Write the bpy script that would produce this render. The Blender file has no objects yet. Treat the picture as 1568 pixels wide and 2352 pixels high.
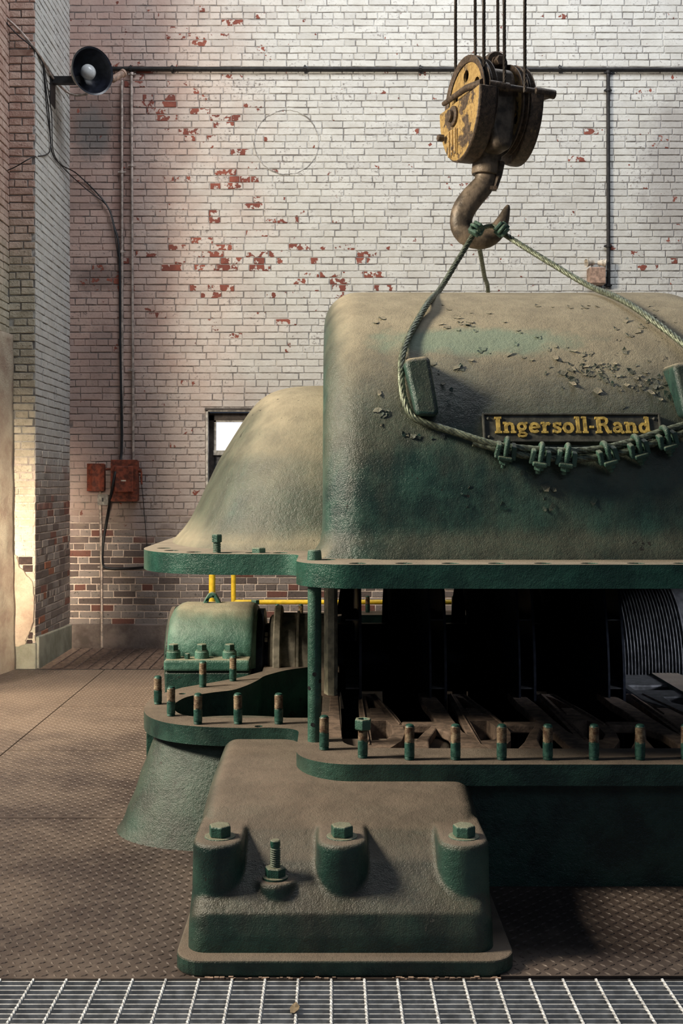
import bpy, bmesh, math, random
from mathutils import Vector, Matrix, noise
from mathutils.geometry import tessellate_polygon
random.seed(7)
C = bpy.context.scene.collection
PI = math.pi

# ---------------------------------------------------------------- camera
F, VX, HY, H = 2584.0, 760.0, 1110.0, 1.527          # focal length, vanishing point (pixels of 1568x2352), eye height
cd = bpy.data.cameras.new('camera'); cam = bpy.data.objects.new('camera', cd); C.objects.link(cam)
cd.sensor_fit = 'HORIZONTAL'; cd.sensor_width = 24.0; cd.lens = F/1568*24
cd.shift_x = (784-VX)/1568; cd.shift_y = -(1176-HY)/1568
cam.location = (0, 0, H); cam.rotation_euler = (PI/2, 0, 0); cd.clip_start = .05; cd.clip_end = 100
bpy.context.scene.camera = cam
# ---------------------------------------------------------------- light
sc = bpy.context.scene
sc.view_settings.view_transform = 'Standard'; sc.view_settings.look = 'None'
sc.view_settings.gamma = 1.0; sc.view_settings.use_curve_mapping = False
sc.view_settings.exposure = 0.0
w = bpy.data.worlds.new('world'); sc.world = w; w.use_nodes = True
w.node_tree.nodes['Background'].inputs[0].default_value = (.50, .62, .85, 1)
w.node_tree.nodes['Background'].inputs[1].default_value = .075

def area(name, loc, target, sx, sy, power, col, spread=180):
    l = bpy.data.lights.new(name, 'AREA'); l.shape = 'RECTANGLE'; l.size = sx; l.size_y = sy; l.energy = power; l.color = col; l.spread = math.radians(spread)
    o = bpy.data.objects.new(name, l); C.objects.link(o); o.location = loc
    o.rotation_euler = (Vector(target)-Vector(loc)).to_track_quat('-Z', 'Y').to_euler()
    return o
# daylight through the tall side windows on the left, the high windows behind, and the roof lights over the end wall; the fill lamps are added
area('left_window_light', (-5.1, 3.75, 5.0), (.4, 4.8, 1.2), 1.2, 1.5, 860, (1.0, .88, .70))
area('plaster_fill_light', (-1.9, .6, 2.6), (-3.15, 9.2, .95), .5, .7, 34, (1.0, .84, .62), 17)  # added narrow lamp out of view, brightens the plaster and pilaster front
area('floor_fill_light', (-4.6, 6.9, 3.4), (-2.1, 7.3, 0), 1.2, 1.2, 70, (1.0, .84, .62), 75)  # added lamp out of view, brightens the floor at back left
area('roof_light', (1.6, 7.4, 8.4), (1.8, 10.5, 3.6), 5.0, 1.6, 280, (.93, .96, 1.0))
area('rear_window_light', (2.5, -4.5, 6.5), (.6, 6.0, 1.0), 5.0, 2.5, 52, (.72, .84, 1.0))
area('drum_fill_light', (6.2, 3.4, 2.3), (1.7, 6.2, .85), .9, .9, 13, (.85, .90, 1.0), 20)  # added narrow beam from the right so the rotor drum shows

# ---------------------------------------------------------------- helpers
def W(px, py, Y): return Vector(((px-VX)/F*Y, Y, H-(py-HY)/F*Y))
def tag(o, label=None, cat=None, group=None, kind=None):
    if label: o['label'] = label
    if cat: o['category'] = cat
    if group: o['group'] = group
    if kind: o['kind'] = kind
    return o
def empty(name, loc, label, cat, group=None, rot=(0, 0, 0)):
    o = bpy.data.objects.new(name, None); C.objects.link(o); o.location = loc; o.rotation_euler = rot
    o.empty_display_size = .1
    return tag(o, label, cat, group)
def obj(name, bm, mat, parent=None, loc=None, smooth=None, bevel=0, segs=2, world=True):
    """bmesh in world coordinates -> object (origin at loc); parented keeping its place"""
    if isinstance(bm, bpy.types.Mesh): me = bm
    else:
        me = bpy.data.meshes.new(name); bmesh.ops.recalc_face_normals(bm, faces=bm.faces); bm.to_mesh(me); bm.free()
    for m in (mat if isinstance(mat, (list, tuple)) else [mat]): me.materials.append(m)
    o = bpy.data.objects.new(name, me); C.objects.link(o)
    if parent is not None:
        o.parent = parent
        if world:
            o.matrix_parent_inverse = Matrix()
            pm = world_m(parent)
            me.transform(pm.inverted())
    if smooth is not None: auto_smooth(me, smooth)
    if bevel:
        m = o.modifiers.new('bevel', 'BEVEL'); m.width = bevel; m.segments = segs; m.limit_method = 'ANGLE'; m.angle_limit = math.radians(40)
        m.harden_normals = False
    return o
def world_m(o):
    m = Matrix.LocRotScale(o.location, o.rotation_euler.to_quaternion(), o.scale)
    return world_m(o.parent) @ m if o.parent else m
def auto_smooth(me, deg):
    bm = bmesh.new(); bm.from_mesh(me); a = math.radians(deg)
    for f in bm.faces: f.smooth = True
    for e in bm.edges:
        if len(e.link_faces) == 2: e.smooth = e.calc_face_angle(0) < a
    bm.to_mesh(me); bm.free()
def copy_tree(o, parent=None):
    c = o.copy(); C.objects.link(c)
    if parent: c.parent = parent
    for ch in list(o.children): copy_tree(ch, c)
    return c
def bake(o):
    dg = bpy.context.evaluated_depsgraph_get(); dg.update()
    me = bpy.data.meshes.new_from_object(o.evaluated_get(dg)); o.modifiers.clear(); o.data = me
    for p in me.polygons: p.use_smooth = True
    return o
def remesh(o, vox, it=6, fac=.5):
    m = o.modifiers.new('r', 'REMESH'); m.mode = 'VOXEL'; m.voxel_size = vox; m.adaptivity = 0
    s = o.modifiers.new('s', 'SMOOTH'); s.factor = fac; s.iterations = it
    return bake(o)
def box(bm, x0, x1, y0, y1, z0, z1, M=None):
    vs = [bm.verts.new((x, y, z)) for x in (x0, x1) for y in (y0, y1) for z in (z0, z1)]
    for f in ((0,1,3,2), (4,6,7,5), (0,4,5,1), (2,3,7,6), (0,2,6,4), (1,5,7,3)): bm.faces.new([vs[i] for i in f])
    if M is not None: bmesh.ops.transform(bm, matrix=M, verts=vs)
    return vs
def frame_from(d, up=None):
    d = Vector(d).normalized()
    u = Vector(up) if up else (Vector((0, 0, 1)) if abs(d.z) < .9 else Vector((1, 0, 0)))
    a = u.cross(d).normalized(); b = d.cross(a)
    return a, b, d
def lathe(bm, p0, d, prof, n=24, cap=True, a0=0, a1=2*PI, up=None, mats=None):
    """prof: list of (r, t) along direction d from p0"""
    a, b, d = frame_from(d, up); p0 = Vector(p0); rings = []
    full = abs(a1-a0-2*PI) < 1e-6; m = n if full else n+1
    for r, t in prof:
        if r < 1e-6: rings.append([bm.verts.new(p0+d*t)])
        else: rings.append([bm.verts.new(p0+d*t+(a*math.cos(a0+(a1-a0)*i/n)+b*math.sin(a0+(a1-a0)*i/n))*r) for i in range(m)])
    for k in range(len(rings)-1):
        r0, r1 = rings[k], rings[k+1]
        for i in range(n):
            j = (i+1) % m
            if len(r0) == 1 and len(r1) == 1: continue
            if len(r0) == 1: f = bm.faces.new((r0[0], r1[j], r1[i]))
            elif len(r1) == 1: f = bm.faces.new((r0[i], r0[j], r1[0]))
            else: f = bm.faces.new((r0[i], r0[j], r1[j], r1[i]))
            if mats: f.material_index = mats[k]
    if cap and full:
        for r in (rings[0], rings[-1]):
            if len(r) > 2: bm.faces.new(r)
    return rings
def cyl(bm, p0, p1, r, n=16, r1=None):
    d = Vector(p1)-Vector(p0); return lathe(bm, p0, d, [(r, 0), (r if r1 is None else r1, d.length)], n)
def spline(pts, step=.02):
    """Catmull-Rom through pts, resampled"""
    P = [Vector(p) for p in pts]; P = [P[0]*2-P[1]]+P+[P[-1]*2-P[-2]]; out = []
    for i in range(1, len(P)-2):
        n = max(2, int((P[i+1]-P[i]).length/step))
        for k in range(n):
            t = k/n; a, b, c, d = P[i-1:i+3]
            out.append(.5*((2*b)+(-a+c)*t+(2*a-5*b+4*c-d)*t*t+(-a+3*b-3*c+d)*t**3))
    out.append(P[-2].copy()); return out
def frames(pts):
    T = [(pts[min(i+1, len(pts)-1)]-pts[max(i-1, 0)]).normalized() for i in range(len(pts))]
    a, b, _ = frame_from(T[0]); out = [(a, b, T[0])]
    for i in range(1, len(pts)):
        q = T[i-1].rotation_difference(T[i]); a = q @ a; a = (a-T[i]*a.dot(T[i])).normalized(); out.append((a, T[i].cross(a), T[i]))
    return out
def tube(bm, pts, r, n=8, cap=True):
    pts = [Vector(p) for p in pts]; fr = frames(pts); rings = []
    for i, (p, (a, b, t)) in enumerate(zip(pts, fr)):
        ri = r[i] if isinstance(r, (list, tuple)) else r
        rings.append([bm.verts.new(p+(a*math.cos(2*PI*k/n)+b*math.sin(2*PI*k/n))*ri) for k in range(n)])
    for i in range(len(rings)-1):
        for k in range(n):
            j = (k+1) % n; bm.faces.new((rings[i][k], rings[i][j], rings[i+1][j], rings[i+1][k]))
    if cap: bm.faces.new(rings[0]); bm.faces.new(rings[-1])
def rope(bm, pts, R, strands=6, pitch=None, n=6, step=.012):
    pts = spline(pts, step); fr = frames(pts); pitch = pitch or R*13; L = 0; acc = []
    for i, p in enumerate(pts):
        if i: L += (p-pts[i-1]).length
        acc.append(L)
    rs = R*.40; rc = R-rs
    for s in range(strands):
        q = []
        for p, (a, b, t), l in zip(pts, fr, acc):
            an = 2*PI*(s/strands+l/pitch); q.append(p+(a*math.cos(an)+b*math.sin(an))*rc)
        tube(bm, q, rs, n)
    tube(bm, pts, rc*.8, 6)
def arc(cx, cy, r, d0, d1, n=8): return [(cx+r*math.cos(math.radians(d0+(d1-d0)*i/n)), cy+r*math.sin(math.radians(d0+(d1-d0)*i/n))) for i in range(n+1)]
def prism(bm, outline, z0, z1, holes=(), M=None):
    """polygon with holes in XY, extruded z0..z1 (M maps it elsewhere)"""
    loops = [outline]+list(holes); top = []
    for lp in loops: top.append([bm.verts.new((x, y, z1)) for x, y in lp])
    if len(loops) == 1: faces = [bm.faces.new(top[0])]
    else:
        flat = [v for lp in top for v in lp]
        faces = [bm.faces.new([flat[i] for i in t]) for t in tessellate_polygon([[v.co for v in lp] for lp in top])]
    bot = {}
    for lp in top:
        for v in lp: bot[v] = bm.verts.new((v.co.x, v.co.y, z0))
    for f in faces: bm.faces.new([bot[v] for v in reversed(f.verts[:])])
    for lp in top:
        for i in range(len(lp)):
            a, b = lp[i], lp[(i+1) % len(lp)]; bm.faces.new((a, b, bot[b], bot[a]))
    if M is not None: bmesh.ops.transform(bm, matrix=M, verts=[v for lp in top for v in lp]+list(bot.values()))
def circ(x, y, r, n=12): return [(x+r*math.cos(2*PI*i/n), y+r*math.sin(2*PI*i/n)) for i in range(n)]
def hexbm(bm, p, d, r, h, up=None, cham=.12):
    lathe(bm, p, d, [(r, 0), (r, h*(1-cham)), (r*.88, h)], 6, up=up)
def lerp(a, b, t): return a+(b-a)*t
def interp(x, xs, ys):
    if x <= xs[0]: return ys[0]
    for i in range(1, len(xs)):
        if x <= xs[i]: return lerp(ys[i-1], ys[i], (x-xs[i-1])/(xs[i]-xs[i-1]))
    return ys[-1]

# ---------------------------------------------------------------- materials
class NT:
    def __init__(s, name):
        s.m = bpy.data.materials.new(name); s.m.use_nodes = True; s.t = s.m.node_tree; s.t.nodes.clear()
        s.out = s.n('ShaderNodeOutputMaterial'); s.b = s.n('ShaderNodeBsdfPrincipled'); s.l(s.b.outputs[0], s.out.inputs[0])
    def n(s, t, **k):
        x = s.t.nodes.new(t)
        for a, v in k.items(): setattr(x, a, v)
        return x
    def l(s, a, b): s.t.links.new(a, b)
    def put(s, sock, v):
        if isinstance(v, bpy.types.NodeSocket): s.l(v, sock)
        elif isinstance(v, (tuple, list)) and len(v) == 3 and sock.type == 'RGBA': sock.default_value = (*v, 1)
        else: sock.default_value = v
    def math(s, op, a, b=0.0, c=0.0, clamp=False):
        x = s.n('ShaderNodeMath', operation=op); x.use_clamp = clamp
        s.put(x.inputs[0], a); s.put(x.inputs[1], b); s.put(x.inputs[2], c); return x.outputs[0]
    def mix(s, f, a, b, mode='MIX'):
        x = s.n('ShaderNodeMix', data_type='RGBA', blend_type=mode); s.put(x.inputs[0], f); s.put(x.inputs[6], a); s.put(x.inputs[7], b); return x.outputs[2]
    def ramp(s, v, lo, hi, a=0.0, b=1.0):
        x = s.n('ShaderNodeMapRange', interpolation_type='SMOOTHSTEP'); s.put(x.inputs[0], v)
        for i, q in enumerate((lo, hi, a, b)): s.put(x.inputs[i+1], q)
        return x.outputs[0]
    def pos(s, scale=None, obj=False):
        if obj: o = s.n('ShaderNodeTexCoord').outputs['Object']
        else: o = s.n('ShaderNodeNewGeometry').outputs['Position']
        if scale:
            m = s.n('ShaderNodeMapping'); s.l(o, m.inputs[0]); m.inputs['Scale'].default_value = scale; o = m.outputs[0]
        return o
    def noise(s, sc_, det=3, rough=.55, vec=None, dist=0):
        x = s.n('ShaderNodeTexNoise'); x.inputs['Scale'].default_value = sc_; x.inputs['Detail'].default_value = det
        x.inputs['Roughness'].default_value = rough; x.inputs['Distortion'].default_value = dist
        s.l(vec or s.pos(), x.inputs['Vector']); return x.outputs[0]
    def voro(s, sc_, feat='F1', vec=None, out=0):
        x = s.n('ShaderNodeTexVoronoi', feature=feat); x.inputs['Scale'].default_value = sc_
        s.l(vec or s.pos(), x.inputs['Vector']); return x.outputs[out]
    def xyz(s, v):
        x = s.n('ShaderNodeSeparateXYZ'); s.l(v, x.inputs[0]); return x.outputs
    def bump(s, h, strength=.5, dist=.01):
        x = s.n('ShaderNodeBump'); x.inputs['Strength'].default_value = strength; x.inputs['Distance'].default_value = dist
        s.l(h, x.inputs['Height']); s.l(x.outputs[0], s.b.inputs['Normal'])
    def set(s, col=None, rough=None, metal=None):
        if col is not None: s.put(s.b.inputs['Base Color'], col)
        if rough is not None: s.put(s.b.inputs['Roughness'], rough)
        if metal is not None: s.put(s.b.inputs['Metallic'], metal)
        return s.m

def plain(name, col, rough=.6, metal=0, bumps=.15, var=.35, sc_=25):
    t = NT(name); n = t.noise(sc_, 4)
    c = t.mix(t.ramp(n, .35, .65), tuple(x*(1-var) for x in col), tuple(min(1, x*(1+var)) for x in col))
    t.bump(t.noise(sc_*4, 3), bumps, .004); return t.set(c, rough, metal)

def cast(name, dark=(.010, .048, .036), mid=(.032, .115, .085), film=(.105, .108, .078), dustc=(.36, .31, .215), dust=1.0, filmamt=.5, peel=.5, gloss=.36, flo=-.12, fhi=.28, dlo=.42, dhi=.85, patch=False):
    t = NT(name); g = t.n('ShaderNodeNewGeometry'); nz = t.xyz(g.outputs['Normal'])[2]
    big = t.noise(1.5, 4, .6); med = t.noise(7, 5, .65); fine = t.noise(60, 4, .7); grit = t.noise(240, 2, .6)
    streak = t.noise(8, 4, .6, t.pos((1, 1, .16)))
    base = t.mix(t.ramp(med, .38, .66), dark, mid)
    base = t.mix(t.math('MULTIPLY', t.ramp(big, .50, .70), .45), base, (.085, .215, .16))
    wob = t.math('ADD', t.math('MULTIPLY', t.math('SUBTRACT', big, .5), 1.1), t.math('MULTIPLY', t.math('SUBTRACT', streak, .5), .55))
    nw = t.math('ADD', nz, wob)
    f = t.math('MULTIPLY', t.ramp(nw, flo, fhi), t.ramp(fine, .25, .6, .7, 1.0))
    f = t.math('MULTIPLY', f, filmamt, clamp=True)
    base = t.mix(f, base, t.mix(t.ramp(med, .3, .7), tuple(x*.7 for x in film), film))
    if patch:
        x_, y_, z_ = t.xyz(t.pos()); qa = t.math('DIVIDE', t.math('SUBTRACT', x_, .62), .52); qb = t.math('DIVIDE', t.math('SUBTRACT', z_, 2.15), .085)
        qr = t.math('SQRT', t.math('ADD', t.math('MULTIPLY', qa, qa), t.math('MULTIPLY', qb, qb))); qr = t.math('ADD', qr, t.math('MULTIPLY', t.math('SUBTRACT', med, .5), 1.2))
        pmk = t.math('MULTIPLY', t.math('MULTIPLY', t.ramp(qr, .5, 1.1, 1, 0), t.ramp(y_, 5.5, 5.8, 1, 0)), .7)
    d = t.ramp(t.math('ADD', nz, t.math('MULTIPLY', wob, .35)), dlo, dhi)
    d = t.math('MULTIPLY', d, t.math('MULTIPLY', t.ramp(fine, .2, .55, .78, 1.0), dust), clamp=True)
    col = t.mix(d, base, t.mix(t.ramp(med, .3, .7), tuple(x*.72 for x in dustc), dustc))
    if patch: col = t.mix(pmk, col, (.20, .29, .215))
    # chips down to dark primer
    pm = t.noise(15, 6, .75, None, .4); reg = t.noise(1.9, 2)
    chip = t.math('GREATER_THAN', t.math('ADD', pm, t.math('MULTIPLY', reg, .35)), .955-peel*.075)
    col = t.mix(chip, col, (.022, .021, .017))
    rst = t.math('GREATER_THAN', t.math('ADD', t.noise(30, 4, .7), t.math('MULTIPLY', med, .3)), .92)
    col = t.mix(t.math('MULTIPLY', rst, .7), col, (.10, .045, .02))
    h = t.math('ADD', t.math('MULTIPLY', fine, .5), t.math('MULTIPLY', grit, .22))
    h = t.math('SUBTRACT', h, t.math('MULTIPLY', chip, .8)); h = t.math('ADD', h, t.math('MULTIPLY', med, 1.1))
    t.bump(h, .6, .012)
    return t.set(col, t.math('ADD', gloss, t.math('ADD', t.math('MULTIPLY', d, .5), t.math('MULTIPLY', f, .12)), clamp=True))

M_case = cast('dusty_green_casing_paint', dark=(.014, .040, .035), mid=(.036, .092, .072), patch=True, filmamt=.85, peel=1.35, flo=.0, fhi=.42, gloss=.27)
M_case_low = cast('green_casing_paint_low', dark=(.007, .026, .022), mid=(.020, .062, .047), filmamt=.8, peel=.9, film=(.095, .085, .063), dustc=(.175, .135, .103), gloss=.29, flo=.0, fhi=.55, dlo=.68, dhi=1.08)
M_flange = cast('green_flange_paint', dark=(.010, .050, .036), mid=(.024, .100, .070), filmamt=.4, peel=.1, dustc=(.30, .25, .19), gloss=.32, flo=.2, fhi=.7, dlo=.5, dhi=.9)
M_bear = cast('pale_green_bearing_paint', dark=(.03, .11, .08), mid=(.09, .21, .16), film=(.16, .19, .14), filmamt=.5, peel=.3, flo=.0, fhi=.8, dlo=.7, dhi=1.1)
M_bolt = cast('green_bolt_paint', dark=(.015, .07, .05), mid=(.05, .14, .105), filmamt=.15, peel=.1, dust=.55, gloss=.35)
M_leg = cast('peeling_green_leg_paint', dark=(.006, .030, .024), mid=(.020, .070, .052), filmamt=.6, peel=1.8, film=(.058, .056, .042), dustc=(.15, .12, .09), gloss=.33, flo=.0, fhi=.5, dlo=.8, dhi=1.2)
M_dia = plain('rusty_brown_casting', (.13, .09, .065), .85, 0, .5)
M_rotor = plain('dark_steel_rotor', (.022, .026, .038), .4, .4)
M_hood = plain('dark_grey_steel', (.10, .10, .105), .45, .6)
M_shaft = plain('dusty_machined_steel', (.23, .21, .165), .6, .25, .2, .3)
M_disc = cast('pale_green_disc', dark=(.14, .19, .13), mid=(.25, .28, .20), film=(.34, .32, .23), filmamt=.9, peel=.1)
M_disc2 = plain('pale_inlet_disc', (.52, .50, .37), .6, 0, .3, .3)
M_yellow = plain('yellow_rail_paint', (.75, .50, .03), .45, 0, .1, .15)
M_rustbox = plain('rusty_red_box', (.17, .038, .018), .65, .1, .4, .5)
M_black = plain('black_rubber', (.008, .008, .010), .5)
M_pipe = plain('dusty_conduit_steel', (.42, .35, .31), .5, .4)
M_pipe_dark = plain('dark_conduit', (.022, .021, .022), .55, .3)
M_galv = plain('galvanised_steel', (.66, .67, .68), .38, .35, .3, .25)
M_galv_old = plain('dull_brown_grating_steel', (.17, .12, .10), .6, .4)
M_wire = plain('dark_crane_wire', (.035, .027, .022), .55, .5, .3)
M_sling = plain('green_tinted_wire_rope', (.135, .155, .11), .42, .45, .3, .5, 60)
M_clip = cast('green_clip_paint', dark=(.03, .075, .055), mid=(.08, .16, .12), filmamt=.1, peel=.2, dust=.3, gloss=.38)
M_lampin = plain('dark_enamel', (.014, .016, .024), .28)
M_lampout = plain('grimy_cream_enamel', (.52, .46, .38), .45, 0, .2, .4)
M_bulb = plain('frosted_bulb', (.55, .57, .58), .2, 0, 0, .05)
M_tan = plain('tan_plastic', (.36, .24, .18), .6)
M_wood = plain('weathered_white_wood', (.45, .42, .38), .8, 0, .4, .4)
M_wood_dark = plain('dark_window_wood', (.05, .04, .035), .7)
M_plate = plain('name_plate_dark', (.055, .056, .046), .6, 0, .3)
M_letter = plain('worn_yellow_letter_paint', (.46, .33, .085), .5, 0, .3, .35, 60)
M_pit = plain('dark_pit_concrete', (.006, .007, .012), .9)
M_leaf = plain('brown_leaf', (.20, .15, .09), .7)
M_cpt = plain('grey_wall_box', (.30, .29, .27), .6)
M_dustpile = plain('dust_debris', (.30, .21, .16), .95, 0, .6)

def mk_glow(name, col, s):
    t = NT(name); t.set((.8, .8, .8), .3); t.b.inputs['Emission Color'].default_value = (*col, 1)
    t.b.inputs['Emission Strength'].default_value = s; return t.m
M_pane = mk_glow('daylit_frosted_pane', (.90, .92, 1.0), .95)

# crane block: rusty brown with yellow left on it
def blockmat(name, yel):
    t = NT(name); n = t.noise(9, 5, .7, None, .3); f = t.noise(45, 4, .7)
    br = t.mix(t.ramp(f, .3, .7), (.035, .026, .019), (.13, .09, .062))
    ye = t.mix(t.ramp(f, .3, .7), (.30, .19, .065), (.50, .34, .13))
    col = t.mix(t.ramp(n, .56-yel, .64-yel), br, ye)
    t.bump(t.math('ADD', n, f), .5, .008); return t.set(col, .55, .15)
M_blk_y = blockmat('worn_yellow_block_paint', .14)
M_blk_b = blockmat('rusty_brown_block', -.10)
M_hook = plain('rusty_hook_steel', (.14, .108, .078), .5, .2, .6, .55, 12)

def studmat():
    t = NT('threaded_stud'); z = t.xyz(t.pos(obj=True))[2]; n = t.noise(40, 4, .7)
    rust = t.mix(t.ramp(n, .35, .65), (.11, .06, .035), (.33, .26, .17))
    green = t.mix(t.ramp(n, .4, .6), (.012, .055, .042), (.035, .11, .085))
    zz = t.math('ADD', z, t.math('MULTIPLY', t.math('SUBTRACT', n, .5), .03))
    m = t.math('MULTIPLY', t.ramp(zz, .063, .070), t.ramp(zz, .126, .122))
    t.bump(t.noise(90, 3), .5, .003); return t.set(t.mix(m, green, rust), .5, .2)
M_stud = studmat()

# painted brick: attribute Col = (chip, tone, dirt)
def brickmat(name, mortar=False, left=False):
    t = NT(name); P = t.pos(); x, y, z = t.xyz(P)
    at = t.n('ShaderNodeAttribute', attribute_name='Col'); cr = t.n('ShaderNodeSeparateColor'); t.l(at.outputs['Color'], cr.inputs[0])
    chip, tone, dirt = cr.outputs[0], cr.outputs[1], cr.outputs[2]
    big = t.noise(.9, 4, .6); med = t.noise(5, 5, .65); fine = t.noise(38, 5, .72); blot = t.noise(2.2, 3)
    white = t.mix(t.ramp(med, .3, .7), (.58, .57, .53), (.70, .70, .67))
    pink = t.mix(t.ramp(med, .3, .7), (.47, .325, .28), (.61, .455, .39))
    lf = t.ramp(t.math('ADD', x, t.math('MULTIPLY', t.math('SUBTRACT', blot, .5), 1.6)), -2.0, -.2, 1, 0)
    paint = white if left else t.mix(lf, white, pink)
    pinker = t.ramp(t.math('ADD', x, t.math('MULTIPLY', t.math('SUBTRACT', big, .5), .5)), -1.95, -1.75, 1, 0)
    if not left: paint = t.mix(t.math('MULTIPLY', pinker, .35), paint, (.50, .31, .26))
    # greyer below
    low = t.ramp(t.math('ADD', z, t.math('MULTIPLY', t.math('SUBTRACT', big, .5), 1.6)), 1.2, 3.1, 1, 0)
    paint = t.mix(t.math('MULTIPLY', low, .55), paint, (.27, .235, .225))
    paint = t.mix(t.math('MULTIPLY', tone, .22), paint, (.30, .29, .29))
    # grime
    gr = t.math('MULTIPLY', t.ramp(t.math('ADD', t.math('MULTIPLY', med, .6), t.math('MULTIPLY', fine, .4)), .52, .72), .42)
    paint = t.mix(gr, paint, (.17, .15, .145))
    spk = t.ramp(t.math('ADD', t.math('MULTIPLY', fine, .75), t.math('MULTIPLY', med, .3)), .60, .68)
    paint = t.mix(t.math('MULTIPLY', spk, .75), paint, (.10, .075, .065))
    # soot stains (below the lamp and left corner)
    def blob(cx, cz, rx, rz, amt, colr, base):
        a = t.math('DIVIDE', t.math('SUBTRACT', x, cx), rx); b = t.math('DIVIDE', t.math('SUBTRACT', z, cz), rz)
        r = t.math('SQRT', t.math('ADD', t.math('MULTIPLY', a, a), t.math('MULTIPLY', b, b)))
        r = t.math('ADD', r, t.math('MULTIPLY', t.math('SUBTRACT', t.noise(4, 5, .7), .5), 1.5))
        return t.mix(t.math('MULTIPLY', t.ramp(r, .45, 1.05, 1, 0), amt), base, colr)
    if not left:
        paint = blob(-2.20, 4.95, .45, .42, .55, (.10, .055, .045), paint)
        paint = blob(-2.22, 4.80, .20, .30, .55, (.17, .19, .19), paint)
        paint = blob(-1.95, 4.50, .12, .95, .60, (.16, .08, .065), paint)
        paint = blob(-2.15, 3.45, .35, .16, .55, (.07, .05, .045), paint)
        paint = blob(-2.12, 2.7, .22, .4, .35, (.16, .11, .10), paint)
        paint = blob(3.3, 4.4, .5, 1.0, .45, (.22, .19, .19), paint)
    red = t.mix(t.ramp(med, .35, .65), (.17, .045, .032), (.30, .085, .055))
    thr = t.math('SUBTRACT', .80, t.math('MULTIPLY', chip, .42))
    cn = t.math('ADD', t.math('MULTIPLY', t.noise(15, 4, .55, None, .2), .8), t.math('MULTIPLY', fine, .22))
    cm = t.ramp(t.math('SUBTRACT', cn, thr), 0, .012)
    worn = t.ramp(t.math('ADD', z, t.math('MULTIPLY', t.math('SUBTRACT', blot, .5), 1.0)), 1.35 if left else .90, 2.0 if left else 1.25, 1, 0)
    if mortar:
        upper = t.mix(t.ramp(t.noise(6, 4, .7), .38, .62, .2, .85), paint, (.10, .09, .09)); lower = t.mix(t.ramp(fine, .32, .55), (.36, .28, .24), (.68, .56, .48))
        col = t.mix(worn, upper, lower)
    else:
        col = t.mix(cm, paint, red)
        bare = t.mix(t.ramp(tone, .05, .6), (.10, .075, .068), (.23, .195, .18))
        bare = t.mix(t.math('GREATER_THAN', dirt, .88), bare, (.15, .06, .045))
        bare = t.mix(t.ramp(fine, .55, .70), bare, (.04, .035, .032))
        col = t.mix(worn, col, bare)
        if left:
            col = t.mix(t.math('MULTIPLY', t.math('GREATER_THAN', dirt, .93), t.ramp(z, .9, 1.1, 1, 0)), col, (.24, .09, .05))
    t.bump(t.math('ADD', t.math('MULTIPLY', med, 1.0), t.math('SUBTRACT', t.math('MULTIPLY', fine, .7), t.math('MULTIPLY', cm, .5))), .8, .008)
    return t.set(col, .78)
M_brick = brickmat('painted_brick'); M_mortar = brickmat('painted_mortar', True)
M_brick_l = brickmat('pilaster_brick', False, True); M_mortar_l = brickmat('pilaster_mortar', True, True)
def redbrickmat():
    t = NT('pinkish_pilaster_front_brick'); z = t.xyz(t.pos())[2]; n = t.noise(6, 5, .7); f = t.noise(40, 4, .7)
    red = t.mix(t.ramp(n, .35, .65), (.46, .29, .235), (.66, .49, .41)); wh = t.mix(t.ramp(n, .3, .7), (.42, .37, .28), (.66, .60, .48))
    col = t.mix(t.ramp(t.math('ADD', z, t.math('MULTIPLY', t.math('SUBTRACT', n, .5), 1.2)), 3.0, 4.0), wh, red)
    col = t.mix(t.math('MULTIPLY', t.ramp(f, .58, .72), .7), col, (.08, .055, .045))
    t.bump(t.math('ADD', n, f), .9, .012); return t.set(col, .85)
M_pfront = redbrickmat()
def plastermat():
    t = NT('rough_cream_plaster'); n = t.noise(4, 5, .65); f = t.noise(70, 4, .7)
    col = t.mix(t.ramp(n, .3, .7), (.40, .29, .22), (.60, .52, .40)); col = t.mix(t.math('MULTIPLY', t.ramp(f, .6, .75), .4), col, (.14, .10, .08))
    t.bump(t.math('ADD', t.math('MULTIPLY', n, 2), f), .8, .012); return t.set(col, .9)
M_plaster = plastermat()
def concmat(name, a, b):
    t = NT(name); n = t.noise(3.5, 5, .65); f = t.noise(60, 4, .7); col = t.mix(t.ramp(n, .35, .65), a, b)
    t.bump(t.math('ADD', n, f), .5, .008); return t.set(col, .85)
M_conc = concmat('stained_concrete_base', (.085, .065, .058), (.22, .175, .155))
M_conc_g = concmat('mossy_concrete_base', (.20, .20, .155), (.36, .35, .28))
def floormat():
    t = NT('dusty_diamond_plate_lit_far'); n = t.noise(1.6, 5, .6); m = t.noise(14, 4, .7); f = t.noise(120, 3, .7)
    col = t.mix(t.ramp(n, .35, .65), (.052, .038, .034), (.105, .080, .066)); col = t.mix(t.math('MULTIPLY', t.ramp(m, .5, .7), .35), col, (.15, .115, .092))
    ys_ = t.xyz(t.pos())[1]; lit_dust = t.math('MULTIPLY', t.ramp(t.math('ADD', ys_, t.math('MULTIPLY', n, 2.0)), 6.6, 9.2), .6)  # far floor made lighter in the colour: tan dust plus painted window light
    col = t.mix(lit_dust, col, (.21, .155, .115))
    t.bump(t.math('ADD', m, f), .3, .003); return t.set(col, t.ramp(m, .3, .7, .42, .68), .2)
M_floor = floormat()

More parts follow.
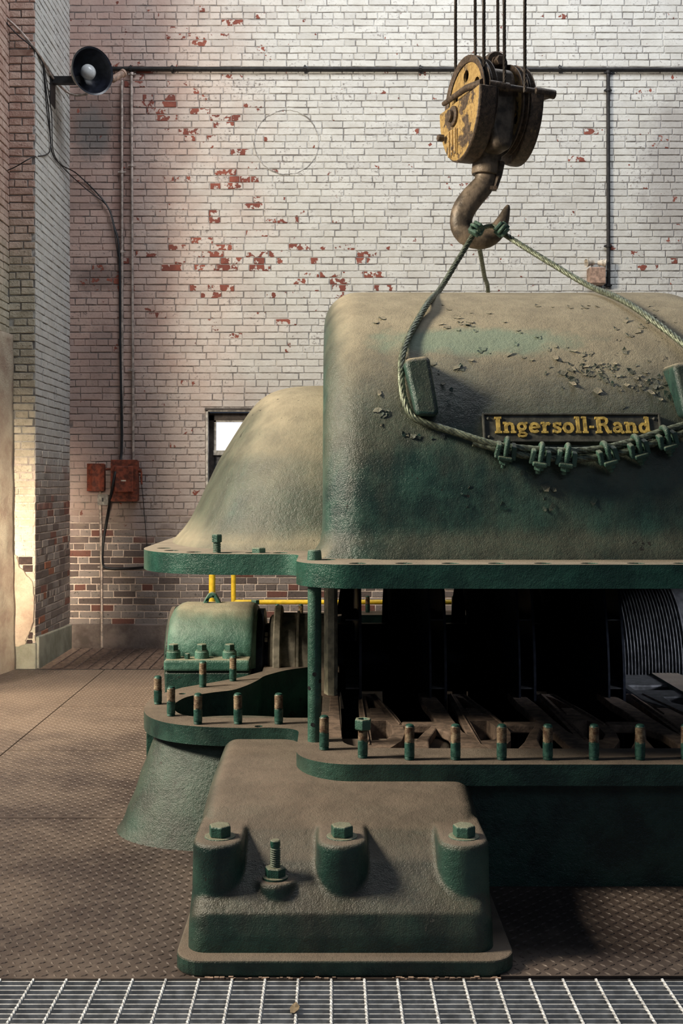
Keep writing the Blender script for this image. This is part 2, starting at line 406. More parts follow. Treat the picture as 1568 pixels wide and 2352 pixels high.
# ---------------------------------------------------------------- floor
pit = bmesh.new(); box(pit, -4, 6, 0, 11, -1.25, -1.2)
tag(obj('floor', pit, M_pit), kind='structure')
fl = bpy.data.objects['floor']
def lugs(bm, x0, x1, y0, y1, pitch=.0306, skip=None):
    i0 = int(math.ceil((x0+.012)/pitch)); i1 = int((x1-.012)/pitch); j0 = int(math.ceil((y0+.012)/pitch)); j1 = int((y1-.012)/pitch)
    for i in range(i0, i1+1):
        for j in range(j0, j1+1):
            cx, cy = i*pitch, j*pitch
            if skip and skip(cx, cy): continue
            a = math.radians(38 if (i+j) % 2 else -52+90-0) if False else math.radians(35 if (i+j) % 2 else 125)
            c, s = math.cos(a), math.sin(a); L, w2, hh = .0138, .0042, .0030
            v = [bm.verts.new((cx+c*u-s*q, cy+s*u+c*q, z)) for u, q, z in ((-L, 0, 0), (0, -w2, 0), (L, 0, 0), (0, w2, 0), (-L*.45, 0, hh), (L*.45, 0, hh))]
            for f in ((0,1,4), (1,2,5), (1,5,4), (2,3,5), (3,0,4), (3,4,5)): bm.faces.new([v[k] for k in f])
def under(x, y):  # below the machine feet
    if -.47 < x < .55 and 3.49 < y < 9: return True
    if -.3 < x < 2.4 and y > 4.3: return True
    return False
def plate(x0, x1, y0, y1, dz=0):
    bm = bmesh.new(); g = .004; box(bm, x0+g, x1-g, y0+g, y1-g, -.012+dz, dz)
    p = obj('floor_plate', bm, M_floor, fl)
    bm = bmesh.new(); lugs(bm, x0+g, x1-g, y0+g, y1-g, skip=under)
    for v in bm.verts: v.co.z += dz
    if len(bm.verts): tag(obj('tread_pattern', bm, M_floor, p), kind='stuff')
XJ = -1.853
plate(-3.2, XJ, 4.9, 9.22)
for a, b in ((3.463, 5.13), (5.13, 6.43), (6.43, 7.70), (7.70, 9.22)):
    plate(XJ, .52, a, b) if a > 3.4 and a < 5 else plate(XJ, -.02, a, b)
plate(-3.2, XJ, 3.463, 4.9)
plate(.52, 3.4, 3.47, 5.2, .006)
plate(-.02, 3.4, 5.2, 9.22)
bm = bmesh.new(); box(bm, -3.2, 3.4, 3.455, 3.463, -.09, .0); box(bm, -3.2, 3.4, 9.22, 9.25, -.09, 0)
obj('plate_edge_angle', bm, M_pipe_dark, fl)

# gratings -------------------------------------------------
def grating(name, x0, x1, y0, y1, label, mat, z=0.0, bars_px=.0302, rods=.1016, x_off=0, tw=True):
    e = empty(name, ((x0+x1)/2, (y0+y1)/2, z-.03), label, 'grating')
    n = int((y1-y0)/bars_px); first = None
    for i in range(n+1):
        y = y1-.003-i*bars_px
        if first is None:
            bm = bmesh.new(); box(bm, x0, x1, y-.0024, y+.0024, z-.03, z); first = obj('bearing_bar', bm, mat, e)
        else:
            o = first.copy(); C.objects.link(o); o.location = (0, -i*bars_px, 0)
    k0 = math.ceil((x0-x_off)/rods); k1 = math.floor((x1-x_off)/rods); firstr = None
    for k in range(k0, k1+1):
        x = x_off+k*rods
        if firstr is None:
            bm = bmesh.new(); L = y1-y0; m = int(L/(.006 if tw else .03)); rings = []
            for i in range(m+1):
                a = i*.45; yy = y0+L*i/m
                rings.append([bm.verts.new((x+.0047*math.cos(a+q*PI/2), yy+.004, z+.0022+.0047*math.sin(a+q*PI/2))) for q in range(4)])
            for i in range(m):
                for q in range(4): bm.faces.new((rings[i][q], rings[i][(q+1) % 4], rings[i+1][(q+1) % 4], rings[i+1][q]))
            bm.faces.new(rings[0]); bm.faces.new(rings[-1]); firstr = obj('cross_rod', bm, mat, e); fx = x
        else:
            o = firstr.copy(); C.objects.link(o); o.location = (x-fx, 0, 0)
    return e
grating('floor_grating', -1.25, 1.30, 2.93, 3.452, 'bright galvanised steel floor grating along the front edge of the diamond plate', M_galv, x_off=(760-760)/F*3.455)
grating('floor_grating', -2.42, -.60, 9.26, 10.44, 'dull brown floor grating at the foot of the brick end wall', M_galv_old, z=-.005, x_off=.02, tw=False)
bm = bmesh.new()
pp = W(677, 2304, 3.26); pts = [(-.012, -.012), (.0, -.02), (.012, -.01), (.014, .006), (.004, .018), (-.008, .02), (-.014, .006)]
vv = [bm.verts.new((pp.x+x, 3.25+y*1.2, .0075+.006*math.sin(x*200)+.012*max(0, y*30))) for x, y in pts]; c = bm.verts.new((pp.x, 3.25, .011))
for i in range(7): bm.faces.new((vv[i], vv[(i+1) % 7], c))
lf = obj('dry_leaf', bm, M_leaf); sm = lf.modifiers.new('s', 'SOLIDIFY'); sm.thickness = .0015
tag(lf, 'small curled brown leaf lying on the bright front grating', 'leaf')

# ---------------------------------------------------------------- brick walls
YB = 10.5; XP = -2.44; YP = 9.28; XL = -2.65; ZT = 6.35
CH, BL = .0635, .205
def chipf(px, py):
    c = .16
    for cx, cy, r, a in ((540, 520, 100, .55), (520, 590, 130, .45), (330, 640, 60, .4), (640, 700, 110, .22), (430, 220, 90, .38), (550, 320, 100, .22), (450, 260, 70, .2),
                         (520, 100, 90, .25), (900, 200, 60, .35), (980, 350, 60, .35), (330, 280, 60, .35), (780, 590, 80, .25), (1430, 300, 90, .25), (560, 400, 60, .4),
                         (1330, 320, 60, .2), (1460, 610, 60, .35), (860, 620, 60, .3), (210, 640, 60, .2), (480, 30, 60, .35), (300, 180, 40, .6)):
        d = math.hypot((px-cx)*.8, py-cy)/r; a *= .62
        if d < 1.6: c += a*math.exp(-d*d)
    return c
def poly_hidden(px, py):
    # region of the end wall covered by the machine
    if px > 750 and py > 672: return True
    if px > 600 and py > 905: return True
    if px > 470-(py-1120)*.45 and py > 1120 and py < 1320: return True
    if px > 340 and 1270 < py < 1320: return True
    if py > 1390 and px > 365: return True
    return False
def brick_geo(bm, lay, o, u, n, a0, a1, z0, z1, dep, col):
    """one brick on a wall plane: o origin, u along, n outward"""
    j = lambda: random.uniform(-.0026, .0026)
    c = [(a0, z0), (a1, z0), (a1, z1), (a0, z1)]; c = [(a+j(), z+j()) for a, z in c]; ch = .0035
    cx, cz = (a0+a1)/2, (z0+z1)/2; rings = []
    tl = (random.uniform(-.001, .001), random.uniform(-.0008, .0008))
    for d, ins in ((0, 0), (dep-ch*.7, 0), (dep, ch)):
        r = []
        for a, z in c:
            aa = a+(ins if a < cx else -ins); zz = z+(ins if z < cz else -ins)
            dd = d+(0 if d == 0 else (tl[0]*(1 if a > cx else -1)+tl[1]*(1 if z > cz else -1)))
            p = o+u*aa+n*dd; v = bm.verts.new((p.x, p.y, zz)); v[lay] = col; r.append(v)
        rings.append(r)
    for k in (0, 1):
        for i in range(4): bm.faces.new((rings[k][i], rings[k][(i+1) % 4], rings[k+1][(i+1) % 4], rings[k+1][i]))
    bm.faces.new(rings[2])
def brick_wall(parent, o, u, n, L, z0, z1, mat, singles, colf, skip=None, px=None, dep=.006, joint=.009, stuffname='brickwork', want=None, bl=None):
    o, u, n = Vector(o), Vector(u), Vector(n); all_ = []; row = 0; z = z0; bl0 = bl or BL
    while z < z1-.001:
        head = row % 6 == 5; l = bl0/2+.002 if head else bl0
        a = -(.5 if row % 2 else 0)*l-random.uniform(0, .02)
        while a < L:
            w_ = l*random.uniform(.94, 1.06)
            if not head and random.random() < .10: w_ = l*.5
            b0, b1 = max(0, a+joint/2), min(L, a+w_-joint/2)
            hr = skip if isinstance(skip, tuple) else None
            if hr and z+CH > hr[2] and z < hr[3] and b1 > hr[0] and b0 < hr[1]:
                if b0 < hr[0]: b1 = min(b1, hr[0])
                elif b1 > hr[1]: b0 = max(b0, hr[1])
                else: a += w_; continue
            if b1-b0 > .03: all_.append((b0, b1, z+joint/2+random.uniform(-.0012, .0012), min(z1, z+CH)-joint/2+random.uniform(-.0012, .0012)))
            a += w_
        z += CH; row += 1
    def score(b):
        return (b[1]-b[0])*(0 if (want and not want(o+u*((b[0]+b[1])/2), (b[2]+b[3])/2)) else 1)
    order = sorted(range(len(all_)), key=lambda i: -score(all_[i])); single = set(order[:singles])
    rest = bmesh.new(); lay = rest.verts.layers.float_color.new('Col')
    for i, b in enumerate(all_):
        p = o+u*((b[0]+b[1])/2); col = colf(p, (b[2]+b[3])/2)
        d = dep*random.uniform(.6, 1.25)
        if i in single:
            bm = bmesh.new(); l2 = bm.verts.layers.float_color.new('Col'); brick_geo(bm, l2, o, u, n, *b, d, col); obj('brick', bm, mat, parent)
        else: brick_geo(rest, lay, o, u, n, *b, d, col)
    tag(obj(stuffname, rest, mat, parent), kind='stuff')

# window opening in the end wall
wx0 = (473-VX)/F*YB; wx1 = wx0+.72; wz1 = H-(940-HY)/F*YB; wz0 = wz1-.95
bm = bmesh.new(); X0, X1 = -2.75, 5.2
lay = bm.verts.layers.float_color.new('Col')
for x0, x1, z0, z1 in ((X0, wx0, -.2, ZT), (wx1, X1, -.2, ZT), (wx0, wx1, wz1, ZT), (wx0, wx1, -.2, wz0)): box(bm, x0, x1, YB, YB+.3, z0, z1)
for v in bm.verts: v[lay] = (.1, .5, .5, 1)
wb = tag(obj('wall_back', bm, M_mortar), kind='structure')
def col_back(p, z):
    px = VX+F*p.x/YB; py = HY+F*(H-z)/YB; c = chipf(px, py)
    return ((min(.75, .30+c*random.uniform(.2, 1.1)) if random.random() < .08+c*.55 else .2), random.random()**1.5, random.random(), 1)
skip_back = (wx0+2.44-.005, wx1+2.44+.005, wz0, wz1)
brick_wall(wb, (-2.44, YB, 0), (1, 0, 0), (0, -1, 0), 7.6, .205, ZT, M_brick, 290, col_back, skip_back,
           want=lambda p, z: not poly_hidden(VX+F*p.x/YB, HY+F*(H-z)/YB) and HY+F*(H-z)/YB > 5 and VX+F*p.x/YB < 1550)
# bricked-up round opening: a raised mortar ring
bm = bmesh.new(); cc = W(658, 327, YB); R0 = 74/F*YB; n = 56; rr = []
for i in range(n):
    a = 2*PI*i/n; q = random.uniform(-.004, .004); wd = random.uniform(.004, .008)
    rr.append([bm.verts.new((cc.x+(R0+q+s)*math.cos(a), YB-d, cc.z+(R0+q+s)*math.sin(a))) for s, d in ((-wd, .003), (-wd*.5, .0095), (wd*.5, .0095), (wd, .003))])
for i in range(n):
    for k in range(3): bm.faces.new((rr[i][k], rr[i][k+1], rr[(i+1) % n][k+1], rr[(i+1) % n][k]))
obj('mortar_ring', bm, M_mortar, wb)
# pilaster: side face and front face
bm = bmesh.new(); box(bm, -2.9, XP, YP, YB, -.2, ZT); lay = bm.verts.layers.float_color.new('Col')
for v in bm.verts: v[lay] = (.1, .5, .5, 1)
wl = tag(obj('wall_left', bm, M_mortar_l), kind='structure')
rc = lambda p, z: (.12*random.random(), random.random(), random.random(), 1)
brick_wall(wl, (XP, YP, 0), (0, 1, 0), (1, 0, 0), YB-YP, .22, ZT, M_brick_l, 150, rc, want=lambda p, z: p.y < 10.4)
brick_wall(wl, (XL, YP, 0), (1, 0, 0), (0, -1, 0), XP-XL, .22, ZT, M_pfront, 100, rc, dep=.014, joint=.012, bl=.215)
# left return wall and its plaster
bm = bmesh.new(); box(bm, -2.95, XL-.012, 8.3, YP+.05, -.2, ZT); lay = bm.verts.layers.float_color.new('Col')
for v in bm.verts: v[lay] = (.1, .5, .5, 1)
obj('return_wall', bm, M_mortar_l, wl)
brick_wall(wl, (XL-.012, 8.3, 0), (0, 1, 0), (1, 0, 0), YP-8.3, 2.75, ZT, M_pfront, 60, rc, dep=.012)
def ragged(pts, k=3, amp=.006):
    out = []
    for i in range(len(pts)):
        a, b = pts[i], pts[(i+1) % len(pts)]
        for q in range(k):
            t = q/k; out.append((lerp(a[0], b[0], t)+random.uniform(-amp, amp), lerp(a[1], b[1], t)+random.uniform(-amp, amp)))
    return out
pl = [(-14, 780), (14, 790), (17, 860), (19, 960), (22, 1080), (20, 1180), (24, 1268), (42, 1276), (44, 1296), (62, 1318), (76, 1335), (80, 1372), (80, 1420), (73, 1446), (64, 1462), (60, 1478), (27, 1487), (30, 1536), (-14, 1548)]
plw = [((x-VX)/F*YP, H-(y-HY)/F*YP) for x, y in pl]
plw = [(x, max(z, -.02)) for x, z in plw]
bm = bmesh.new(); prism(bm, ragged(plw, 4), 0, .035, M=Matrix(((1,0,0,0), (0,0,-1,YP-.005), (0,1,0,0), (0,0,0,1))))
obj('plaster_patch', bm, M_plaster, wl, bevel=.012, segs=3)
M_dark_brick = plain('broken_dark_brick', (.05, .03, .026), .9, 0, .5)
for x0, y0, x1, y1 in ((44, 1279, 75, 1296), (54, 1298, 76, 1313), (66, 1452, 76, 1466), (63, 1469, 75, 1482)):
    a_, b_ = W(x0, y1, YP), W(x1, y0, YP); bm = bmesh.new(); box(bm, a_.x, b_.x, YP-.022, YP, a_.z, b_.z); obj('broken_brick', bm, M_dark_brick, wl, bevel=.003)
bm = bmesh.new(); gy, gz = 30, 60
g = [[bm.verts.new((XL+.012-.22*(1-j/gy)+.008*noise.noise(Vector((j*.25, i*.25, 3)))+.02*max(0, 1-i/gz*1.3), lerp(8.0, YP-.03, j/gy), lerp(-.05, 2.75, i/gz))) for j in range(gy+1)] for i in range(gz+1)]
for i in range(gz):
    for j in range(gy): bm.faces.new((g[i][j], g[i][j+1], g[i+1][j+1], g[i+1][j]))
po = obj('plaster_coat', bm, M_plaster, wl, smooth=60); s = po.modifiers.new('s', 'SOLIDIFY'); s.thickness = .03; s.offset = -1
bm = bmesh.new(); box(bm, XL+.01, XP+.012, YP-.028, YP+.1, -.02, .21); obj('stone_block', bm, M_conc_g, wl, bevel=.012)
# concrete bases
bm = bmesh.new(); box(bm, XP+.02, 5.2, YB-.03, YB+.02, -.1, .215); tag(obj('baseboard_back', bm, M_conc, bevel=.01), kind='structure')
bm = bmesh.new(); box(bm, XP-.02, XP+.03, YP+.01, YB-.03, -.1, .30)
for v in bm.verts:
    if v.co.z > 0: v.co.z = .26 if v.co.y < 10 else .215
tag(obj('baseboard_left', bm, M_conc_g, bevel=.01), kind='structure')

# window -----------------------------------------------------
wy = YB+.10
bm = bmesh.new(); box(bm, wx0+.02, wx0+.065, wy-.02, wy+.05, wz0, wz1-.05); box(bm, wx1-.065, wx1-.02, wy-.02, wy+.05, wz0, wz1-.05)
box(bm, wx0+.02, wx1-.02, wy-.02, wy+.05, wz1-.10, wz1-.03); box(bm, wx0+.02, wx1-.02, wy-.02, wy+.05, wz0, wz0+.06)
wn = tag(obj('window_1', bm, M_wood_dark), kind='structure')
zm = H-(1040-HY)/F*YB
bm = bmesh.new(); box(bm, wx0+.06, wx1-.06, wy-.03, wy+.03, zm-.02, zm+.025); obj('sash_rail', bm, M_cpt, wn)
bm = bmesh.new(); box(bm, wx0+.065, wx0+.085, wy-.02, wy+.03, zm, wz1-.10); box(bm, wx1-.085, wx1-.065, wy-.02, wy+.03, zm, wz1-.10); box(bm, wx0+.065, wx1-.065, wy-.02, wy+.03, wz1-.115, wz1-.10)
obj('sash_frame', bm, M_cpt, wn)
bm = bmesh.new(); box(bm, wx0+.085, wx1-.085, wy+.01, wy+.016, zm+.02, wz1-.11); obj('pane', bm, M_pane, wn)
bm = bmesh.new(); box(bm, wx0+.06, wx1-.06, wy+.01, wy+.016, wz0+.05, zm); obj('pane', bm, M_hood, wn)
bm = bmesh.new(); box(bm, wx0, wx0+.018, YB-.012, wy+.05, wz0, wz1); box(bm, wx0, wx1, YB-.012, wy+.02, wz1-.02, wz1); obj('jamb', bm, [M_wood], wn)
bm = bmesh.new(); box(bm, wx0-.01, wx1, YB-.016, YB+.02, wz1-.012, wz1+.008); obj('lintel', bm, M_wood_dark, wn)

# ---------------------------------------------------------------- wall pipes, cables, boxes
yw = YB-.03
def pipe(name, pts, r, mat, label, cat, group=None, clamps=(), n=10):
    p0 = Vector(pts[0]); e = empty(name, p0, label, cat, group)
    bm = bmesh.new(); tube(bm, pts, r, n); obj('tube', bm, mat, e, smooth=50)
    for c, d in clamps:
        bm = bmesh.new(); c = Vector(c); d = Vector(d)
        cyl(bm, c-d*.012, c+d*.012, r*1.45, 10); s = d.cross(Vector((0, 1, 0)))
        box(bm, c.x-.03*abs(s.x)-.006, c.x+.03*abs(s.x)+.006, c.y-.002, c.y+r, c.z-.03*abs(s.z)-.006, c.z+.03*abs(s.z)+.006)
        obj('clamp', bm, mat, e)
    return e
a, b = W(246, 158, yw), W(2030, 160, yw)
pipe('horizontal_conduit', [a, b], .019, M_pipe_dark, 'long dark horizontal conduit running across the top of the brick end wall', 'pipe',
     clamps=[(W(x, 158, yw), (1, 0, 0)) for x in (395, 700, 965, 1285)]+[(W(300, 158, yw-.005), (1, 0, 0))])
pipe('vertical_conduit', [W(280, 185, yw), W(281, 1062, yw)], .0115, M_pipe, 'thin pale vertical conduit ending at the switch box, left one of the pair', 'pipe', clamps=[(W(280, y, yw), (0, 0, 1)) for y in (395, 578, 930, 1028)])
pipe('vertical_conduit', [W(302, 166, yw), W(304, 600, yw), W(306, 1062, yw)], .0125, M_pipe, 'pale vertical conduit from the long pipe to the switch box, right of the pair', 'pipe', clamps=[(W(303, y, yw), (0, 0, 1)) for y in (170, 380, 850)])
pipe('vertical_conduit', [W(1396, 162, yw), W(1397, 662, yw)], .017, M_pipe_dark, 'dark vertical conduit dropping beside the emergency light at right', 'pipe', clamps=[(W(1396, y, yw), (0, 0, 1)) for y in (166, 207, 565, 655)])
pipe('vertical_conduit', [W(229, 1120, yw), W(233, 1300, yw), W(234, 1487, yw)], .0125, M_pipe, 'grey conduit running from the outlet box down to the grating', 'pipe', clamps=[(W(233, y, yw), (0, 0, 1)) for y in (1302,)])
# cables
ys = 9.6
def cable(name, pts, r, label, mat=M_black, n=6):
    sp_ = spline(pts, .05)
    if isinstance(r, tuple): r = [lerp(r[0], r[1], min(1, max(0, (r[2]-p.z)/.8))) for p in sp_]
    bm = bmesh.new(); tube(bm, sp_, r, n); o = obj(name, bm, mat, smooth=60); tag(o, label, 'cable')
def S(px, py, off=.02): # on the pilaster's side face
    Y = (XP+off)*F/(px-VX); return W(px, py, Y)
cable('black_hose', [W(-30, 5, 9.2), W(35, 60, 9.22), W(72, 103, 9.24), S(98, 140), S(122, 180), S(150, 208, .05), W(172, 219, 10.1), W(200, 216, 10.0)], .012, 'thick grimy hose curving from the top left over the pilaster to the lamp', M_pipe)
cable('power_cable', [W(-30, -5, 9.2), W(30, 70, 9.2), W(70, 105, 9.22), S(95, 138), S(100, 160), S(112, 260), S(119, 347), S(140, 378), W(180, 402, 10.45), W(243, 468, yw), W(262, 520, yw), W(274, 585, yw), W(277, 800, yw), W(279, 1040, yw-.03), W(266, 1080, yw-.12), W(258, 1120, yw-.14), W(246, 1190, yw), W(236, 1250, yw), W(235, 1293, yw), W(246, 1305, yw), W(290, 1306, yw), W(345, 1302, yw-.1)], (.0055, .0125, 4.4),
      'thick black cable running down the corner of the end wall and under the switch box')
cable('signal_wire', [S(98, 145), S(107, 250), S(115, 345), W(72, 362, 9.22), W(30, 386, 9.22), W(-30, 408, 9.2)], .005, 'thin dark wire sagging to the left from the pilaster')
cable('signal_wire', [S(101, 150), S(118, 260), S(122, 345), S(145, 385), W(200, 436, 10.4), W(243, 470, yw), W(259, 512, yw-.02), W(271, 590, yw)], .0045, 'thin black wire following the thick cable across the corner')
cable('earth_wire', [W(322, 1095, yw), W(327, 1130, yw), W(333, 1200, yw), W(340, 1285, yw)], .0035, 'thin wire hanging from the switch box lever down behind the machine')
# switch boxes
def wallbox(name, x0, y0, x1, y1, dep, label, mat=M_rustbox, cat='switch box'):
    p0 = W(x0, y0, YB); p1 = W(x1, y1, YB); e = empty(name, ((p0.x+p1.x)/2, YB, p1.z), label, cat)
    bm = bmesh.new(); box(bm, p0.x, p1.x, YB-dep, YB-.006, p1.z, p0.z); obj('enclosure', bm, mat, e, bevel=.006)
    return e, p0, p1
e, p0, p1 = wallbox('switch_box', 262, 1058, 320, 1150, .12, 'larger rusty red switch box with a raised door and side lever')
bm = bmesh.new(); box(bm, p0.x-.008, p1.x+.004, YB-.13, YB-.118, p1.z-.006, p0.z+.006); d = obj('door', bm, M_rustbox, e, bevel=.004)
bm = bmesh.new(); box(bm, p0.x+.03, p1.x-.03, YB-.165, YB-.13, p1.z+.075, p0.z-.05); obj('raised_panel', bm, M_rustbox, d, bevel=.012)
c_ = W(283, 1104, YB-.16); bm = bmesh.new(); box(bm, c_.x-.02, c_.x+.025, YB-.169, YB-.165, c_.z-.006, c_.z+.006); obj('maker_tag', bm, M_lampout, d)
bm = bmesh.new(); tube(bm, [(p1.x, YB-.06, p1.z+.28), (p1.x+.03, YB-.07, p1.z+.27), (p1.x+.035, YB-.08, p1.z+.15)], .009, 8); cyl(bm, (p1.x, YB-.06, p1.z+.28), (p1.x+.03, YB-.06, p1.z+.28), .02, 10); obj('lever', bm, M_rustbox, e)
e, p0, p1 = wallbox('switch_box', 206, 1066, 243, 1127, .10, 'smaller rusty red switch box at left with a bent cover')
bm = bmesh.new(); prism(bm, [(p0.x-.006, YB-.10), (p0.x+.05, YB-.125), (p1.x-.03, YB-.13), (p1.x+.006, YB-.098)], p1.z-.004, p0.z+.004); obj('cover', bm, M_rustbox, e, bevel=.003)
bm = bmesh.new(); a = W(243, 1078, YB-.06); b = W(262, 1077, YB-.06); cyl(bm, a, b, .012, 10); tag(obj('nipple_pipe', bm, M_rustbox), 'short rusty pipe stub linking the two red switch boxes', 'pipe')
e, p0, p1 = wallbox('outlet_box', 228, 1136, 250, 1159, .06, 'small grey outlet box under the smaller red switch box', M_cpt, 'outlet box')
bm = bmesh.new(); box(bm, p0.x-.004, p1.x+.004, YB-.066, YB-.06, p1.z-.004, p0.z+.004); cv = obj('cover_plate', bm, M_cpt, e, bevel=.002)
bm = bmesh.new(); cx = (p0.x+p1.x)/2; cz = (p0.z+p1.z)/2; box(bm, cx-.008, cx+.008, YB-.071, YB-.066, cz-.018, cz+.018); obj('toggle_slot', bm, M_black, cv)
# emergency light
e = empty('emergency_light', W(1366, 655, YB), 'tan twin-head emergency light box on the white bricks at right', 'emergency light')
p0 = W(1353, 617, YB-.05); p1 = W(1386, 655, YB-.05); bm = bmesh.new(); box(bm, p0.x-.015, p1.x, YB-.13, YB-.005, p1.z, p0.z); obj('battery_case', bm, M_tan, e, bevel=.006)
bm = bmesh.new(); box(bm, p0.x-.005, p1.x-.002, YB-.137, YB-.13, p1.z+.005, p0.z-.008); obj('front_cover', bm, M_tan, e, bevel=.003)
for hx, sgn in ((1363, -1), (1372, 1)):
    q = W(hx, 603, YB-.09); h = bmesh.new()
    lathe(h, q, (sgn, -.25, -.12), [(0, 0), (.022, 0), (.024, .03), (.030, .045), (.040, .075), (.038, .078), (.028, .06), (0, .05)], 16, cap=False)
    ho = obj('lamp_head', h, M_lampout, e, smooth=40)
    h = bmesh.new(); tube(h, [q+Vector((sgn*.02, 0, -.01)), q+Vector((sgn*.01, 0, -.05))], .010, 8); obj('swivel', h, M_cpt, ho)
# wall lamp
e = empty('wall_lamp', S(125, 193), 'bell-shaped enamel lamp with bulb bracketed off the pilaster', 'lamp')
d = Vector((.66, -.74, -.12)).normalized(); rim = W(212, 163, 9.75); q0 = rim-d*.24
prof_o = [(.0, 0), (.035, 0), (.045, .02), (.055, .05), (.10, .08), (.150, .13), (.178, .19), (.190, .235), (.202, .24), (.202, .246)]
prof_i = [(.202, .246), (.186, .240), (.172, .19), (.142, .13), (.092, .085), (.04, .07), (0, .07)]
bm = bmesh.new(); lathe(bm, q0, d, prof_o, 40, cap=False); sh = obj('shade', bm, M_lampout, e, smooth=50)
bm = bmesh.new(); lathe(bm, q0, d, prof_i, 40, cap=False); obj('shade_inside', bm, M_lampin, e, smooth=50)
bm = bmesh.new(); lathe(bm, q0, d, [(.022, .065), (.026, .10), (.05, .125), (.066, .155), (.068, .175), (.058, .20), (.035, .222), (0, .23)], 24, cap=False); obj('bulb', bm, M_bulb, e, smooth=60)
bm = bmesh.new(); cyl(bm, q0-d*.06, q0+d*.01, .04, 16); cyl(bm, q0-d*.09, q0-d*.06, .028, 12); obj('socket_cap', bm, M_rustbox, e)
bm = bmesh.new(); a = S(124, 193, 0); b = W(186, 193, 9.85); box(bm, a.x, b.x, 9.80, 9.86, a.z-.03, a.z+.03); box(bm, a.x-.005, a.x+.012, 9.74, 9.92, a.z-.22, a.z+.05); obj('bracket', bm, M_pipe_dark, e)
e = empty('lamp_socket', W(265, 178, 10.2), 'small bare tan lamp socket on an arm beside the bell lamp', 'lamp socket')
bm = bmesh.new(); a, b = W(235, 198, 10.0), W(258, 182, 10.1); tube(bm, [a, b], .013, 8); obj('arm', bm, M_pipe_dark, e)
bm = bmesh.new(); a, b = W(256, 184, 10.1), W(283, 168, 10.2); dd = b-a; lathe(bm, a, dd, [(.02, 0), (.03, .01), (.03, dd.length-.015), (.037, dd.length-.012), (.036, dd.length+.01), (.02, dd.length+.01)], 18); obj('socket', bm, M_tan, e, smooth=40)

# ---------------------------------------------------------------- yellow railing
e = empty('guard_railing', W(560, 1437, 9.35), 'yellow pipe guard railing behind the compressor', 'railing')
yr = 9.35
def rz(py): return H-(py-HY)/F*yr
def rx(px): return (px-VX)/F*yr
bm = bmesh.new(); cyl(bm, (rx(536), yr, 0), (rx(536), yr, 1.06), .020, 14); obj('post', bm, M_yellow, e, smooth=40)
bm = bmesh.new(); cyl(bm, (rx(1640), yr, 0), (rx(1640), yr, 1.06), .020, 14); obj('post', bm, M_yellow, e, smooth=40)
for z in (rz(1383), 1.06):
    bm = bmesh.new(); cyl(bm, (rx(536), yr, z), (rx(1640), yr, z), .020, 14); obj('rail', bm, M_yellow, e, smooth=40)
y2 = 8.95; x2 = (487-VX)/F*y2; e2 = empty('guard_post', (x2, y2, 0), 'thick yellow post standing free of the railing, seen through the lifting eye', 'post')
bm = bmesh.new(); cyl(bm, (x2, y2, 0), (x2, y2, 1.05), .026, 16); obj('post', bm, M_yellow, e2, smooth=40)
bm = bmesh.new(); lathe(bm, (x2, y2, 1.05), (0, 0, 1), [(.026, 0), (.022, .012), (0, .02)], 16); obj('end_cap', bm, M_yellow, e2, smooth=50)

# ---------------------------------------------------------------- compressor plan
YC, XC = 6.65, .90
ZF = .487; FT = .079                      # lower flange top, thickness
ZU0, ZU1 = 1.137, 1.226                   # upper flange
quarter = [(XC, 4.16)]+arc(.085, 4.38, .22, 270, 180, 24)+[(-.135, 4.70)]+arc(-.215, 4.70, .08, 0, 90, 4)[1:]+[(-.36, 4.78)]
quarter += [(-.50, 4.795), (-.62, 4.83), (-.73, 4.90), (-.815, 5.02), (-.86, 5.17), (-.872, 5.32), (-.86, 5.46), (-.82, 5.60), (-.76, 5.72), (-.69, 5.80), (-.58, 5.92), (-.48, 6.04), (-.43, 6.13), (-.38, 6.22)]
_i = quarter.index((-.36, 4.78)); _sp = [tuple(p[:2]) for p in spline([(x, y, 0) for x, y in quarter[_i:]], .03)]
quarter = quarter[:_i]+_sp
notch = quarter+[(-.38, YC)]
def full(q):
    """mirror a quarter outline over both axes into one loop"""
    left = q+[(x, 2*YC-y) for x, y in reversed(q) if abs(y-YC) > 1e-6]
    right = [(2*XC-x, y) for x, y in reversed(left) if abs(x-XC) > 1e-6]
    return left+right
lower_out = full(quarter)
uq = [p for p in quarter if p[1] < 5.33 and not (p[1] > 5.2 and p[0] > -.8)]+[(-.873, 5.45), (-.875, 5.7), (-.875, YC)]
upper_out = full(uq)
lobe_cav = [(-.10, 4.99), (-.40, 4.99), (-.50, 4.99), (-.567, 5.0), (-.66, 5.05), (-.71, 5.14), (-.735, 5.28), (-.72, 5.42), (-.68, 5.51), (-.58, 5.60), (-.495, 5.66), (-.43, 5.80), (-.385, 5.95), (-.355, 6.08), (-.25, 6.26), (-.13, 6.36), (-.10, 6.37)]
lobe_cav = lobe_cav[:2]+[tuple(p[:2]) for p in spline([(x, y, 0) for x, y in lobe_cav[2:]], .03)]
mir = lambda lp: [(x, 2*YC-y) for x, y in reversed(lp)]
mirx = lambda lp: [(2*XC-x, y) for x, y in reversed(lp)]
main_cav = [(XC, 4.41), (.17, 4.42)]+arc(.17, 4.55, .125, 265, 180, 5)+[(.045, 5.62), (.045, YC)]
main_cav = full(main_cav)
stud_xy = [(-.027, 4.395), (.12, 4.265)]+[(.295+.1735*i, 4.235) for i in range(7)]
lobe_xy = [W(452, 1665, 1), None]
lobe_st = [(-.575, 4.86), (-.402, 4.865), (-.226, 4.865), (-.715, 5.03), (-.815, 5.30), (-.655, 5.745), (-.516, 5.92)]
allst = []
for x, y in stud_xy[:]+lobe_st: allst.append((x, y)); allst.append((x, 2*YC-y))
right_st = [(2*XC-x, y) for x, y in allst if x < .05]
